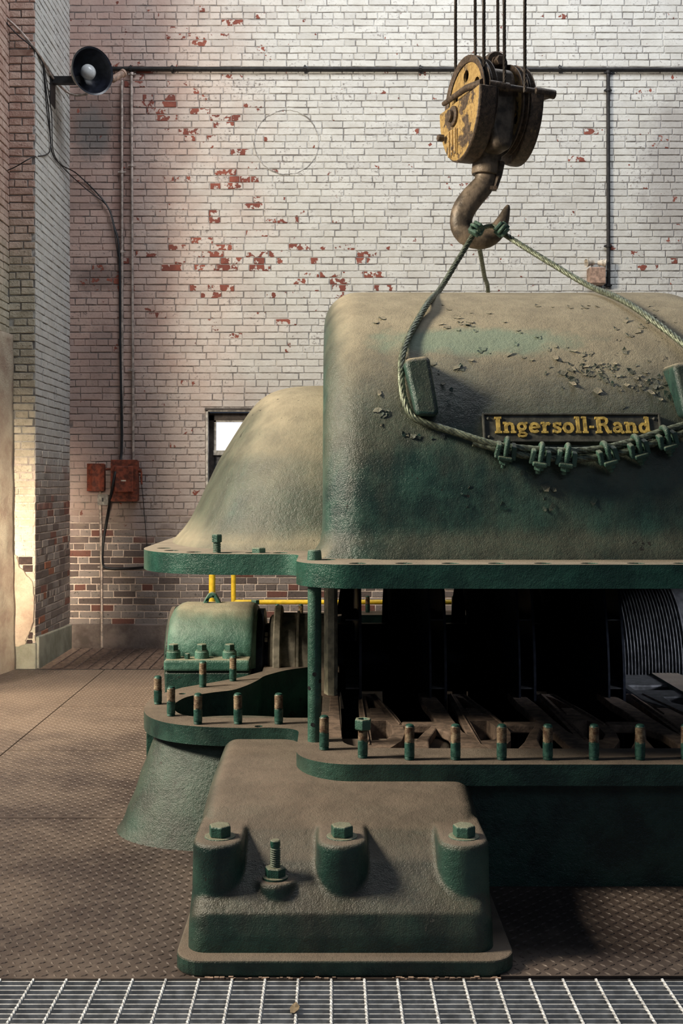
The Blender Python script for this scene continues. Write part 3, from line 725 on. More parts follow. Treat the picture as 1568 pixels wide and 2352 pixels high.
studs = allst+right_st+[(1.51, 4.235), (1.51+.17, 4.265)]
def hole_list(pts, r=.027): return [circ(x, y, r, 12) for x, y in pts]

low = empty('compressor_lower_casing', (XC, YC, 0), 'lower half of the green compressor casing bolted to the floor, studs standing on its rim', 'machine casing')
bm = bmesh.new(); cavs = [lobe_cav, mir(lobe_cav), mirx(lobe_cav), mirx(mir(lobe_cav)), main_cav]
small_h = [circ(-.49, 4.835, .0, 3)]
extra = [circ(*p, .018, 10) for p in ((-.735, 5.56), (-.46, 4.93), (-.31, 4.815))]
prism(bm, lower_out, ZF-FT, ZF, cavs+[extra[0], extra[2]])
obj('flange', bm, M_case_low, low, bevel=.007, smooth=30)
def inset_poly(p, d):
    out = []
    n = len(p)
    area2 = sum(p[i][0]*p[(i+1) % n][1]-p[(i+1) % n][0]*p[i][1] for i in range(n)); sg = 1 if area2 > 0 else -1
    for i in range(n):
        a, b, c = Vector(p[i-1]), Vector(p[i]), Vector(p[(i+1) % n]); e1 = (b-a).normalized(); e2 = (c-b).normalized()
        n1 = Vector((-e1.y, e1.x)); n2 = Vector((-e2.y, e2.x)); m = (n1+n2)
        if m.length < 1e-3: m = n1
        m.normalize(); out.append(tuple(b+m*(d*sg/max(.5, m.dot(n1)))))
    return out
mainbody = [(XC, 4.245), (.10, 4.245)]+arc(.10, 4.40, .155, 270, 180, 6)+[(-.055, YC)]
bm = bmesh.new(); prism(bm, full(mainbody), -.05, ZF-FT+.002, [inset_poly(main_cav, -.0)]); obj('casing_body', bm, M_case_low, low, bevel=.01, smooth=30)
# lobe walls under the flange
bm = bmesh.new(); lw = [(-.06, 4.86), (-.36, 4.86), (-.55, 4.88), (-.68, 4.95), (-.76, 5.07), (-.80, 5.2), (-.80, 5.4), (-.76, 5.52), (-.66, 5.68), (-.55, 5.80), (-.44, 5.98), (-.35, 6.15), (-.25, 6.34), (-.06, 6.45)]
prism(bm, lw, .05, ZF-FT+.002, [lobe_cav]); obj('lobe_body', bm, M_leg, low)
bm = bmesh.new(); prism(bm, [(x, 2*YC-y) for x, y in reversed(lw)], .05, ZF-FT+.002, [mir(lobe_cav)]); obj('lobe_body', bm, M_leg, low)
bm = bmesh.new(); box(bm, 2.0, 2.6, 4.9, 5.6, 0, ZF-FT); box(bm, 2.0, 2.6, 7.7, 8.4, 0, ZF-FT); obj('lobe_body', bm, M_leg, low, bevel=.05)
# floors of the cavities
bm = bmesh.new(); prism(bm, inset_poly(lobe_cav, -.01), .06, .07); prism(bm, inset_poly(mir(lobe_cav), -.01), .06, .07); prism(bm, main_cav, -.04, -.03); obj('cavity_floor', bm, M_rotor, low)
# flared legs
def leg(yc):
    bm = bmesh.new(); n = 48; rings = []
    for k in range(15):
        t = k/14; z = lerp(.425, -.0, t); cx = lerp(-.43, -.50, t); cy = yc+lerp(.10, 0, t)*(1 if yc < YC else -1); rx_ = lerp(.355, .435, t); ry_ = lerp(.24, .335, t)
        rx_ += .015*max(0, (t-.85)/.15)**2
        rings.append([bm.verts.new((cx+rx_*math.cos(2*PI*i/n)+.006*noise.noise(Vector((i*.3, k*.4, yc))), cy+ry_*math.sin(2*PI*i/n), z)) for i in range(n)])
    for k in range(14):
        for i in range(n): bm.faces.new((rings[k][i], rings[k][(i+1) % n], rings[k+1][(i+1) % n], rings[k+1][i]))
    bm.faces.new(rings[0]); bm.faces.new(rings[-1]); return obj('flared_leg', bm, M_leg, low, smooth=50)
leg(5.0); leg(2*YC-5.0)
bm = bmesh.new(); box(bm, -.862, -.81, 5.25, 5.33, .22, .415); obj('drain_lug', bm, M_leg, low, bevel=.006)
# big front foot
def foot(ycf, mirror=False):
    prof = [(3.535, .03), (3.545, .10), (3.56, .165), (3.60, .20), (3.70, .285), (3.82, .355), (3.95, .395), (4.12, .422), (4.36, .436), (4.80, .440), (4.80, .03)]
    bm = bmesh.new(); n = len(prof); XLf, XRf = -.458, .52
    def ring(x, ins, lift=0):
        c = (4.2, .2); r = []
        for y, z in prof:
            yy = y+(ins if y < 4.7 and z > .02 else 0); zz = max(.03, z-ins*.9) if z > .05 else z; r.append(bm.verts.new((x, yy, zz)))
        return r
    xs = []; R = .065
    for k in range(6):
        a = k/5*PI/2; xs.append((XLf+R*(1-math.cos(a)), R*(1-math.sin(a))))
    rs = [ring(x, i) for x, i in xs]
    for k in range(1, 12): rs.append(ring(lerp(XLf+R, XRf-R, k/12), 0))
    for k in range(6):
        a = (5-k)/5*PI/2; rs.append(ring(XRf-R*(1-math.cos(a)), R*(1-math.sin(a))))
    for i in range(len(rs)-1):
        for k in range(n): bm.faces.new((rs[i][k], rs[i][(k+1) % n], rs[i+1][(k+1) % n], rs[i+1][k]))
    bm.faces.new(rs[0]); bm.faces.new(rs[-1])
    def boss(x, yc, r, z1, yb):
        o = [(x-r, yb)]+[(x-r*math.cos(PI*i/14), yc-r*math.sin(PI*i/14)) for i in range(15)]+[(x+r, yb)]
        vt = []
        for s, z in ((1.06, .03), (1.05, z1*.45), (1.0, z1-.012), (.93, z1)):
            vt.append([bm.verts.new((x+(px_-x)*s, yc+(py_-yc)*s if py_ < yc+.001 else py_, z)) for px_, py_ in o])
        m = len(o)
        for k in range(3):
            for i in range(m): bm.faces.new((vt[k][i], vt[k][(i+1) % m], vt[k+1][(i+1) % m], vt[k+1][i]))
        bm.faces.new(vt[0]); bm.faces.new(vt[-1])
    fo_ = arc(.085, 4.40, .22, 180, 270, 8); fo_ = [(-.135, 4.9)]+fo_+[(.52, 4.18), (.52, 4.9)]; lv = []
    for z, d in ((.407, -.004), (.395, .0), (.37, .022), (.34, .055), (.30, .11), (.24, .20), (.10, .22)):
        lv.append([bm.verts.new((min(x, .515) if x > .4 else x-d*.8*(1 if y > 4.2 and x < .0 else .3), y-(d if y < 4.7 else 0), z)) for x, y in fo_])
    m_ = len(fo_)
    for k in range(len(lv)-1):
        for i in range(m_): bm.faces.new((lv[k][i], lv[k][(i+1) % m_], lv[k+1][(i+1) % m_], lv[k+1][i]))
    bm.faces.new(lv[0]); bm.faces.new(lv[-1])
    for x in (-.368, .036, .432): boss(x, 3.685, .083, .366, 3.92)
    boss(-.177, 3.655, .066, .245, 3.80)
    o = obj('pedestal_foot', bm, M_case_low, low); remesh(o, .0075, 7, .5)
    return o
ft = foot(0)
bm = bmesh.new(); so = [(-.485+.095, 3.478)]+[]
so = arc(.575-.09, 3.478+.09, .09, 270, 360, 6)+[(.575, 4.3), (-.488, 4.3)]+arc(-.488+.09, 3.478+.09, .09, 180, 270, 6)
prism(bm, so, .0, .05); obj('base_slab', bm, M_case_low, ft, bevel=.006)
def foot_bolt(x, y, z, r=.038, h=.036):
    bm = bmesh.new(); cyl(bm, (x, y, z-.004), (x, y, z+.003), r*1.35, 20); hexbm(bm, (x, y, z+.003), (0, 0, 1), r, h, up=(.3, 1, 0)); obj('hex_bolt', bm, M_bolt, ft, bevel=.0025)
for x in (-.365, .036, .437): foot_bolt(x, 3.70, .366)
bm = bmesh.new(); q = (-.181, 3.655, .245); lathe(bm, q, (0, 0, 1), [(.042, 0), (.042, .006), (.036, .008)], 20); hexbm(bm, (q[0], q[1], .252), (0, 0, 1), .034, .030, up=(.2, 1, 0))
pr = [(.016, .28)]
for k in range(9): pr += [(.0175, .284+k*.007), (.0145, .2875+k*.007)]
pr += [(.0165, .352), (.0165, .366), (.013, .369), (0, .369)]
lathe(bm, (q[0], q[1], 0), (0, 0, 1), pr, 16); obj('anchor_stud', bm, M_bolt, ft, smooth=35)
bm = bmesh.new()
for k in range(60):
    x = random.uniform(-.42, .52); y = 3.472-random.uniform(0, .012); s = random.uniform(.003, .008); box(bm, x-s, x+s, y-s*.6, y+s*.6, .0, s*.7)
tag(obj('debris', bm, M_dustpile), 'line of brown dirt crumbs along the front of the green foot', 'debris', kind='stuff')

# studs
def stud_mesh():
    bm = bmesh.new(); pr = [(.0165, -.004)]
    for k in range(3): pr += [(.0165, .001+k*.005), (.019, .0035+k*.005)]
    pr += [(.019, .018), (.019, .064)]
    for k in range(12): pr += [(.0162, .0665+k*.0049), (.0192, .0690+k*.0049)]
    pr += [(.0165, .1265), (.0150, .1310), (.009, .134), (0, .1345)]
    lathe(bm, (0, 0, 0), (0, 0, 1), pr, 18, cap=False); me = bpy.data.meshes.new('stud'); bm.to_mesh(me); bm.free(); me.materials.append(M_stud); auto_smooth(me, 40); return me
sm = stud_mesh(); st_nut = None
for x, y in studs:
    o = bpy.data.objects.new('stud', sm); C.objects.link(o); o.parent = low; o.location = (x-XC, y-YC, ZF); o.rotation_euler.z = random.uniform(0, 6)
    o.rotation_euler.x = random.uniform(-.008, .008); o.rotation_euler.y = random.uniform(-.012, .012)
    if abs(x-.12) < .001 and y < YC: st_nut = o
bm = bmesh.new(); lathe(bm, (0, 0, 0), (0, 0, 1), [(.020, .0), (.031, 0), (.034, .005), (.034, .035), (.031, .040), (.020, .040), (.018, .03), (.018, .0)], 6, cap=False)
nt = obj('nut', bm, M_bolt, st_nut, world=False, bevel=.001); nt.location = (0, 0, .108); nt['label'] = 'green hex nut raised on the second stud'

# diaphragms (castings in the split plane)
A_out = [(0, 5.62), (.09, 5.62), (.115, 5.40), (.145, 5.22), (.165, 5.05), (.178, 4.91), (.178, 4.75), (.155, 4.60), (.10, 4.47), (.01, 4.45), (-.01, 4.50)]
A_h = [[(.036, 5.56), (.065, 5.50), (.105, 5.25), (.04, 5.25)], [(.034, 4.99), (.11, 4.99), (.13, 4.88), (.125, 4.72), (.09, 4.62), (.032, 4.60)]]
Y_out = [(.30, 5.62), (.37, 5.62), (.395, 5.3), (.405, 5.0), (.42, 4.75), (.50, 4.40), (.37, 4.40), (.355, 4.72), (.315, 4.80), (.265, 4.60), (.25, 4.40), (.14, 4.40), (.20, 4.55), (.25, 4.72), (.30, 4.86), (.175, 4.87), (.175, 4.94), (.325, 4.94), (.315, 5.2), (.30, 5.35)]
for k in range(4):
    x0 = .135+.445*k; q = 1 if k < 3 else .98
    bm = bmesh.new(); prism(bm, [(x0+x, y) for x, y in A_out], .37, ZF-.012, [[(x0+x, y) for x, y in h] for h in A_h]); obj('diaphragm_half', bm, M_dia, low, bevel=.006)
    if k < 3 or True:
        bm = bmesh.new(); prism(bm, [(min(x0+x, 1.80), y) for x, y in Y_out], .445, ZF-.006); obj('diaphragm_web', bm, M_dia, low, bevel=.006)
    bm = bmesh.new(); prism(bm, [(x0+.045, 5.25), (x0+.10, 5.25), (x0+.11, 5.12), (x0+.045, 5.12)], ZF-.03, ZF-.008); obj('joint_strip', bm, M_dia, low, bevel=.003)
# raised sealing strips on the webs
bm = bmesh.new()
for k in range(4):
    x0 = .135+.445*k
    for a, b in (((.015, 5.6), (.02, 4.52)), ((.08, 5.6), (.165, 4.9))): 
        a = (x0+a[0], a[1]); b = (x0+b[0], b[1]); tube(bm, [(a[0], a[1], ZF-.010), (b[0], b[1], ZF-.010)], .005, 4)
obj('seal_strip', bm, M_dia, low)
# supports at the right end of the cavity
bm = bmesh.new(); prism(bm, [(1.50, 5.45), (1.62, 5.12), (1.76, 5.05), (2.2, 5.05), (2.2, 6.2), (1.50, 6.2)], .33, ZF-.01, [[(1.64, 5.4), (1.74, 5.2), (2.1, 5.2), (2.1, 5.55), (1.64, 5.55)], [(1.55, 5.72), (2.1, 5.72), (2.1, 5.86), (1.55, 5.86)]]); obj('end_support', bm, M_hood, low, bevel=.01)
bm = bmesh.new(); prism(bm, [(-.10, 5.62), (.035, 5.62), (.04, 5.0), (.045, 4.60), (-.06, 4.60), (-.10, 4.99)], ZF-.05, ZF+.004, [[(-.045, 5.5), (-.045, 5.1), (-.01, 5.1), (-.005, 5.45)]]); obj('seal_land', bm, M_dia, low, bevel=.004)

# ---------------------------------------------------------------- rotor
ZR = .50
rot = empty('compressor_rotor', (XC, YC, ZR), 'dark bladed compressor rotor lying between the two casing halves', 'rotor')
def disc(x, R, w_, eye, mat=M_rotor, shroud=True):
    bm = bmesh.new(); d = (1, 0, 0)
    # hub plate (right) and conical shroud (left), vanes between
    lathe(bm, (x, YC, ZR), d, [(.18, w_-.012), (R, w_-.012), (R, w_), (.30, w_+.02), (.18, w_+.03)], 96, cap=False)
    if shroud: lathe(bm, (x, YC, ZR), d, [(eye, -.16), (eye+.10, -.13), (eye+.28, -.05), (R, 0), (R, .010), (eye+.28, -.035), (eye+.09, -.115), (eye, -.145)], 96, cap=False)
    o = obj('impeller', bm, mat, rot, smooth=30)
    bm = bmesh.new(); nv = 22
    for i in range(nv):
        a = 2*PI*i/nv; r0, r1 = R*.55, R*.995; a1 = a+.45
        pts = [(r0, a+.0), ((r0+r1)/2, a+.16), (r1, a+.26)]
        q = []
        for r, an in pts:
            for xx in ((.006 if r > R*.7 else -.03), w_-.008):
                q.append((xx, r, an))
        vs = []
        for th in (0, .006):
            vs.append([bm.verts.new((x+xx, YC+r*math.cos(an+th/r), ZR+r*math.sin(an+th/r))) for xx, r, an in q])
        for (i0, i1, i2, i3) in ((0, 1, 3, 2), (2, 3, 5, 4)):
            bm.faces.new([vs[0][j] for j in (i0, i1, i2, i3)]); bm.faces.new([vs[1][j] for j in (i0, i1, i2, i3)])
        bm.faces.new((vs[0][4], vs[0][5], vs[1][5], vs[1][4]))
    obj('vane', bm, M_hood, o)
    return o
for k in range(4): disc(.045+.435*k+(.02 if k == 0 else 0), 1.17, .085, .46, shroud=k > 0)
bm = bmesh.new(); lathe(bm, (-.035, YC, ZR), (1, 0, 0), [(.46, 0), (1.10, .0), (1.155, .02), (1.165, .05), (1.12, .068), (.46, .068)], 96, cap=False); obj('inlet_disc', bm, M_disc2, rot, smooth=30)
bm = bmesh.new(); lathe(bm, (-.42, YC, ZR), (1, 0, 0), [(.10, -.1), (.10, 0), (.20, 0), (.20, 3.3), (.12, 3.3), (.12, 3.8)], 40); obj('shaft', bm, M_rotor, rot, smooth=30)
bm = bmesh.new(); pr = [(.22, 0), (.47, 0)]
for k in range(26): pr += [(.47, .008+k*.0185), (.488, .011+k*.0185), (.488, .015+k*.0185), (.47, .018+k*.0185)]
pr += [(.47, .49), (.22, .49)]
lathe(bm, (1.47, YC, ZR-.02), (1, 0, 0), pr, 96, cap=False); obj('ribbed_drum', bm, M_hood, rot, smooth=30)
bm = bmesh.new(); lathe(bm, (1.88, YC, ZR-.02), (1, 0, 0), [(.30, .03), (.33, .03), (.42, .02), (.455, .05), (.46, .12), (.45, .5), (.40, .6), (.2, .62)], 64, cap=False); obj('drum_cover', bm, M_hood, rot, smooth=50)
# seal housing / coupling left of the cavity
cp = empty('seal_housing', (-.25, YC, ZF), 'dusty grey-brown round seal housing on the shaft beside the bearing', 'seal housing')
bm = bmesh.new(); lathe(bm, (-.36, YC, ZF), (1, 0, 0), [(.12, 0), (.245, 0), (.262, .012), (.262, .03), (.31, .03), (.318, .037), (.318, .068), (.31, .075), (.275, .075), (.275, .155), (.270, .16), (.285, .162), (.285, .175), (.27, .18), (.27, .33), (.12, .33)], 72, cap=False)
obj('housing_ring', bm, M_shaft, cp, smooth=30)
bm = bmesh.new(); lathe(bm, (-.46, YC, ZF), (1, 0, 0), [(.10, 0), (.20, 0), (.20, .11), (.10, .11)], 48, cap=False); obj('collar', bm, M_rotor, cp, smooth=30)
for an in (150, 200, 240):
    bm = bmesh.new(); r = .225; p = (-.364, YC+r*math.cos(math.radians(an)), ZF+r*math.sin(math.radians(an-20 if an == 150 else an-60))); hexbm(bm, p, (-1, 0, 0), .014, .016); obj('bolt', bm, M_shaft, cp)

# ---------------------------------------------------------------- bearing housing
bh = empty('bearing_housing', (-.68, YC, 0), 'pale green domed bearing housing with lifting eye at the left shaft end', 'bearing housing')
bx0, bx1 = -.925, -.425
bm = bmesh.new(); n = 28; xs = [(bx0, .05), (bx0+.012, .028), (bx0+.04, .008), (bx0+.07, 0), (bx1-.06, 0), (bx1-.03, .006), (bx1-.01, .022), (bx1, .045)]; rs = []
for x, ins in xs:
    r = [bm.verts.new((x, YC+.36-ins, ZF))]
    for i in range(n+1):
        a = PI*i/n; R = .335-ins
        c_, s_ = math.cos(a), math.sin(a); r.append(bm.verts.new((x, YC+R*math.copysign(abs(c_)**.8, c_)*1.04, ZF+.055+(R-.055)*abs(s_)**.8)))
    r.append(bm.verts.new((x, YC-.36+ins, ZF))); rs.append(r)
for i in range(len(rs)-1):
    for k in range(len(rs[0])): bm.faces.new((rs[i][k], rs[i][(k+1) % len(rs[0])], rs[i+1][(k+1) % len(rs[0])], rs[i+1][k]))
bm.faces.new(rs[0]); bm.faces.new(rs[-1]); cap_ = obj('housing_cap', bm, M_bear, bh, smooth=45)
bm = bmesh.new(); box(bm, bx0+.005, bx1-.02, YC-.475, YC+.475, ZF+.005, ZF+.07); obj('cap_flange', bm, M_bear, bh, bevel=.016, segs=3)
bm = bmesh.new(); box(bm, bx0+.01, bx1-.02, YC-.465, YC+.465, .0, ZF+.003); obj('housing_base', bm, M_leg, bh, bevel=.012)
bm = bmesh.new(); lathe(bm, (bx0-.022, YC, ZF+.01), (1, 0, 0), [(.0, 0), (.27, 0), (.30, .01), (.30, .03)], 48); obj('end_cover', bm, M_case_low, bh, smooth=40)
bm = bmesh.new(); lathe(bm, (bx1-.01, YC, ZF), (1, 0, 0), [(.30, 0), (.30, .045), (.26, .05), (.1, .05)], 48); obj('inner_cover', bm, M_rotor, bh, smooth=40)
for px in (398, 463, 527):
    x = (px-VX)/F*6.24; bm = bmesh.new(); lathe(bm, (x, 6.245, ZF+.06), (0, 0, 1), [(.041, 0), (.039, .045), (.034, .05), (.0, .05)], 20, cap=False); bo = obj('bolt_boss', bm, M_bear, bh, smooth=40)
    bm = bmesh.new(); cyl(bm, (x, 6.245, ZF+.11), (x, 6.245, ZF+.114), .034, 18); hexbm(bm, (x, 6.245, ZF+.114), (0, 0, 1), .030, .034, up=(.4, 1, 0)); obj('hex_bolt', bm, M_bolt, bo)
x = (430-VX)/F*6.22; bm = bmesh.new(); hexbm(bm, (x, 6.215, ZF+.07), (0, 0, 1), .016, .03, up=(.2, 1, 0)); obj('hex_bolt', bm, M_bolt, bh)
# lifting eye
bm = bmesh.new(); ex = (487-VX)/F*YC; ez = H-(1392-HY)/F*YC
eo = [(-.075, -.02), (-.055, .015), (-.038, .05), (-.022, .075), (0, .084), (.022, .075), (.038, .05), (.055, .015), (.075, -.02)]
hh = [(-.018, -.002), (.018, -.002), (.024, .02), (.016, .045), (0, .053), (-.016, .045), (-.024, .02)]
prism(bm, [(ex+a, ez+b) for a, b in eo], -.022, .022, [[(ex+a, ez+b) for a, b in hh]], M=Matrix(((1,0,0,0), (0,0,1,YC), (0,1,0,0), (0,0,0,1)))); obj('lifting_eye', bm, M_bear, bh, bevel=.006, smooth=35)
# tall jacking bolt behind it (on the rear lobe)
jx, jy = (586-VX)/F*8.45, 8.45
e = empty('jacking_bolt', (jx, jy, ZF), 'tall green hex-headed bolt standing just right of the bearing housing', 'bolt')
bm = bmesh.new(); cyl(bm, (jx, jy, ZF), (jx, jy, ZF+.13), .017, 14); obj('shank', bm, M_bolt, e, smooth=40)
bm = bmesh.new(); hexbm(bm, (jx, jy, ZF+.13), (0, 0, 1), .032, .036, up=(.3, 1, 0)); obj('head', bm, M_bolt, e)

# ---------------------------------------------------------------- upper casing (hanging)
up = empty('compressor_upper_casing', (XC, YC, ZU0), 'raised dusty green upper half of the compressor casing with name plate', 'machine casing')
A_, B_, NE = 2.13, 1.425, 2.6
def surf_y(z, ins=0):
    """front surface depth of the main shell at height z"""
    zr = max(0, min(.9999, (z-ZU0)/(B_-ins))); return YC-(A_-ins)*(1-zr**NE)**(1/NE)
holes_up = [(.10+.1745*i, 4.235) for i in range(10)]
holes_l = [(-.775, 5.22), (-.715, 5.04), (-.60, 4.925), (-.34, 4.88), (-.22, 4.875), (-.015, 4.44), (-.46, 4.875)]
hl = [(x, y) for x, y in holes_up]+holes_l
hl = hl+[(x, 2*YC-y) for x, y in hl]+[(2*XC-x, y) for x, y in holes_l]
bm = bmesh.new(); cav_u = full([(XC, 4.42), (.2, 4.43), (.07, 4.55), (.05, 4.95), (.0, 5.14), (-.42, 5.16), (-.54, 5.26), (-.60, 5.5), (-.62, YC)])
prism(bm, upper_out, ZU0, ZU1, hole_list(hl, .034)+[cav_u]); obj('flange', bm, M_flange, up, bevel=.012, segs=3, smooth=30)
# main shell
def shell_main():
    bm = bmesh.new(); XL0, XR0 = -.035, 2*XC+.035; R = .17; stations = []
    for k in range(9): a = k/8*PI/2; stations.append((XL0+R*(1-math.cos(a)), R*(1-math.sin(a))))
    m = 40
    for k in range(1, m): stations.append((lerp(XL0+R, XR0-R, k/m), 0))
    for k in range(9): a = (8-k)/8*PI/2; stations.append((XR0-R*(1-math.cos(a)), R*(1-math.sin(a))))
    N = 110; rs = []
    for x, ins in stations:
        r = []
        for i in range(N+1):
            an = PI*i/N; c_, s_ = math.cos(an), math.sin(an)
            y = -(A_-ins)*math.copysign(abs(c_)**(2/NE), c_); z = (B_-ins)*abs(s_)**(2/NE)
            # flare to the flange
            fl_ = .05*math.exp(-max(0, z-(ZU1-ZU0))/.035)
            y += fl_*math.copysign(1, -c_)
            wob = .004*noise.noise(Vector((x*1.7, y*1.3, z*1.9)))
            xx = x+(fl_*(-1 if x < XC else 1) if ins > .02 else 0)
            r.append(bm.verts.new((xx, YC+y+wob, ZU0+z+wob)))
        rs.append(r)
    for i in range(len(rs)-1):
        for k in range(N): bm.faces.new((rs[i][k], rs[i][k+1], rs[i+1][k+1], rs[i+1][k]))
    bm.faces.new(rs[0]); bm.faces.new(list(reversed(rs[-1])))
    # end caps are flat faces; open bottom
    return bm
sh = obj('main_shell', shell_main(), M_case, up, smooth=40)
def shell_lobe(sgn):
    bm = bmesh.new(); NU, NV = 60, 44; rows = []
    # height table: leftmost extent and half depth as read from the photograph's outline
    zt = [ZU1-.005, 1.25, 1.29, 1.36, 1.5, 1.65, 1.8, 1.9, 1.97, 2.02, 2.055, 2.07]
    xl = [-.875, -.84, -.80, -.755, -.69, -.62, -.53, -.47, -.42, -.36, -.28, -.10]
    hd = [1.66, 1.62, 1.59, 1.56, 1.50, 1.41, 1.28, 1.16, 1.02, .84, .6, .3]
    for j in range(NV+1):
        t = j/NV; z = lerp(ZU1-.03, 2.07, 1-(1-t)**1.6)
        X = interp(z, zt, xl); D = interp(z, zt, hd); r = []
        for i in range(NU+1):
            a = -PI/2+PI*i/NU
            c_, s_ = math.cos(a), math.sin(a); ne = 3.0
            x = lerp(.0, X, abs(c_)**(2/ne)); y = D*math.copysign(abs(s_)**(2/ne), s_)
            if sgn > 0: x = 2*XC-x
            r.append(bm.verts.new((x, YC+y, z)))
        xe = .16 if sgn < 0 else 2*XC-.16
        r.insert(0, bm.verts.new((xe, YC-D, z))); r.append(bm.verts.new((xe, YC+D, z)))
        rows.append(r)
    for j in range(NV):
        for i in range(NU+2): bm.faces.new((rows[j][i], rows[j][i+1], rows[j+1][i+1], rows[j+1][i]))
    bm.faces.new(rows[-1]); return bm
for sgn in (-1, 1):
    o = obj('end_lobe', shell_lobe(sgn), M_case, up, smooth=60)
    s = o.modifiers.new('s', 'SMOOTH'); s.factor = .5; s.iterations = 8
# lifting lugs on the shell
def lug(px0, px1, py0, py1, dep=.13, lean=6):
    zc = H-((py0+py1)/2-HY)/F*4.62; ys_ = surf_y(zc); xc = ((px0+px1)/2-VX)/F*(ys_-dep); hw = (px1-px0)/2/F*ys_; hh_ = (py1-py0)/2/F*ys_
    bm = bmesh.new(); out = []
    for (cx, cy, a0) in ((hw-.025, hh_-.025, 0), (-hw+.025, hh_-.025, 90), (-hw+.035, -hh_+.035, 180), (hw-.025, -hh_+.025, 270)): out += arc(cx, cy, .025, a0, a0+90, 4)
    M = Matrix.Translation((xc, 0, zc)) @ Matrix.Rotation(math.radians(lean), 4, 'Y') @ Matrix(((1,0,0,0), (0,0,-1,0), (0,1,0,0), (0,0,0,1)))
    prism(bm, out, 0, 1, M=M)
    for v in bm.verts:
        f_ = -v.co.y  # 0 back, 1 front
        zz = v.co.z; yb = surf_y(zz)+.05
        tt = (zz-(zc-hh_))/(2*hh_)
        yf = surf_y(zc-hh_)-dep*.62+tt*.07
        v.co.y = yb if f_ < .5 else yf
    return obj('lifting_lug', bm, M_case, up, bevel=.018, segs=4, smooth=40)
lug(940, 998, 820, 960, lean=-8); lug(1560, 1632, 832, 965, lean=-4)
# name plate
pzc = H-(984-HY)/F*4.56; py_ = surf_y(pzc); tilt = math.atan2(surf_y(pzc+.06)-surf_y(pzc-.06), .12)
pw = (1516-1108)/F*py_; ph = 66/F*py_/math.cos(tilt)*1.02; pxc = (1312-VX)/F*(py_-.01)
MP = Matrix.Translation((pxc, py_-.012, pzc)) @ Matrix.Rotation(-tilt, 4, 'X') @ Matrix(((1,0,0,0), (0,0,-1,0), (0,1,0,0), (0,0,0,1)))
bm = bmesh.new(); box(bm, -pw/2, pw/2, -ph/2, ph/2, -.02, .008, MP); npl = obj('name_plate', bm, M_plate, up, bevel=.002)
bm = bmesh.new(); fw = .009
for x0, x1, y0, y1 in ((-pw/2, pw/2, ph/2-fw, ph/2), (-pw/2, pw/2, -ph/2, -ph/2+fw), (-pw/2, -pw/2+fw, -ph/2, ph/2), (pw/2-fw, pw/2, -ph/2, ph/2)): box(bm, x0, x1, y0, y1, .006, .017, MP)
obj('plate_rim', bm, M_plate, npl, bevel=.002)
for sx in (-1, 1):
    for sy in (-1, 1):
        bm = bmesh.new(); lathe(bm, MP @ Vector((sx*(pw/2-.024), sy*(ph/2-.024), .008)), MP.to_3x3() @ Vector((0, 0, 1)), [(.008, 0), (.0075, .004), (.004, .007), (0, .008)], 10, cap=False); obj('screw', bm, M_plate, npl, smooth=60)
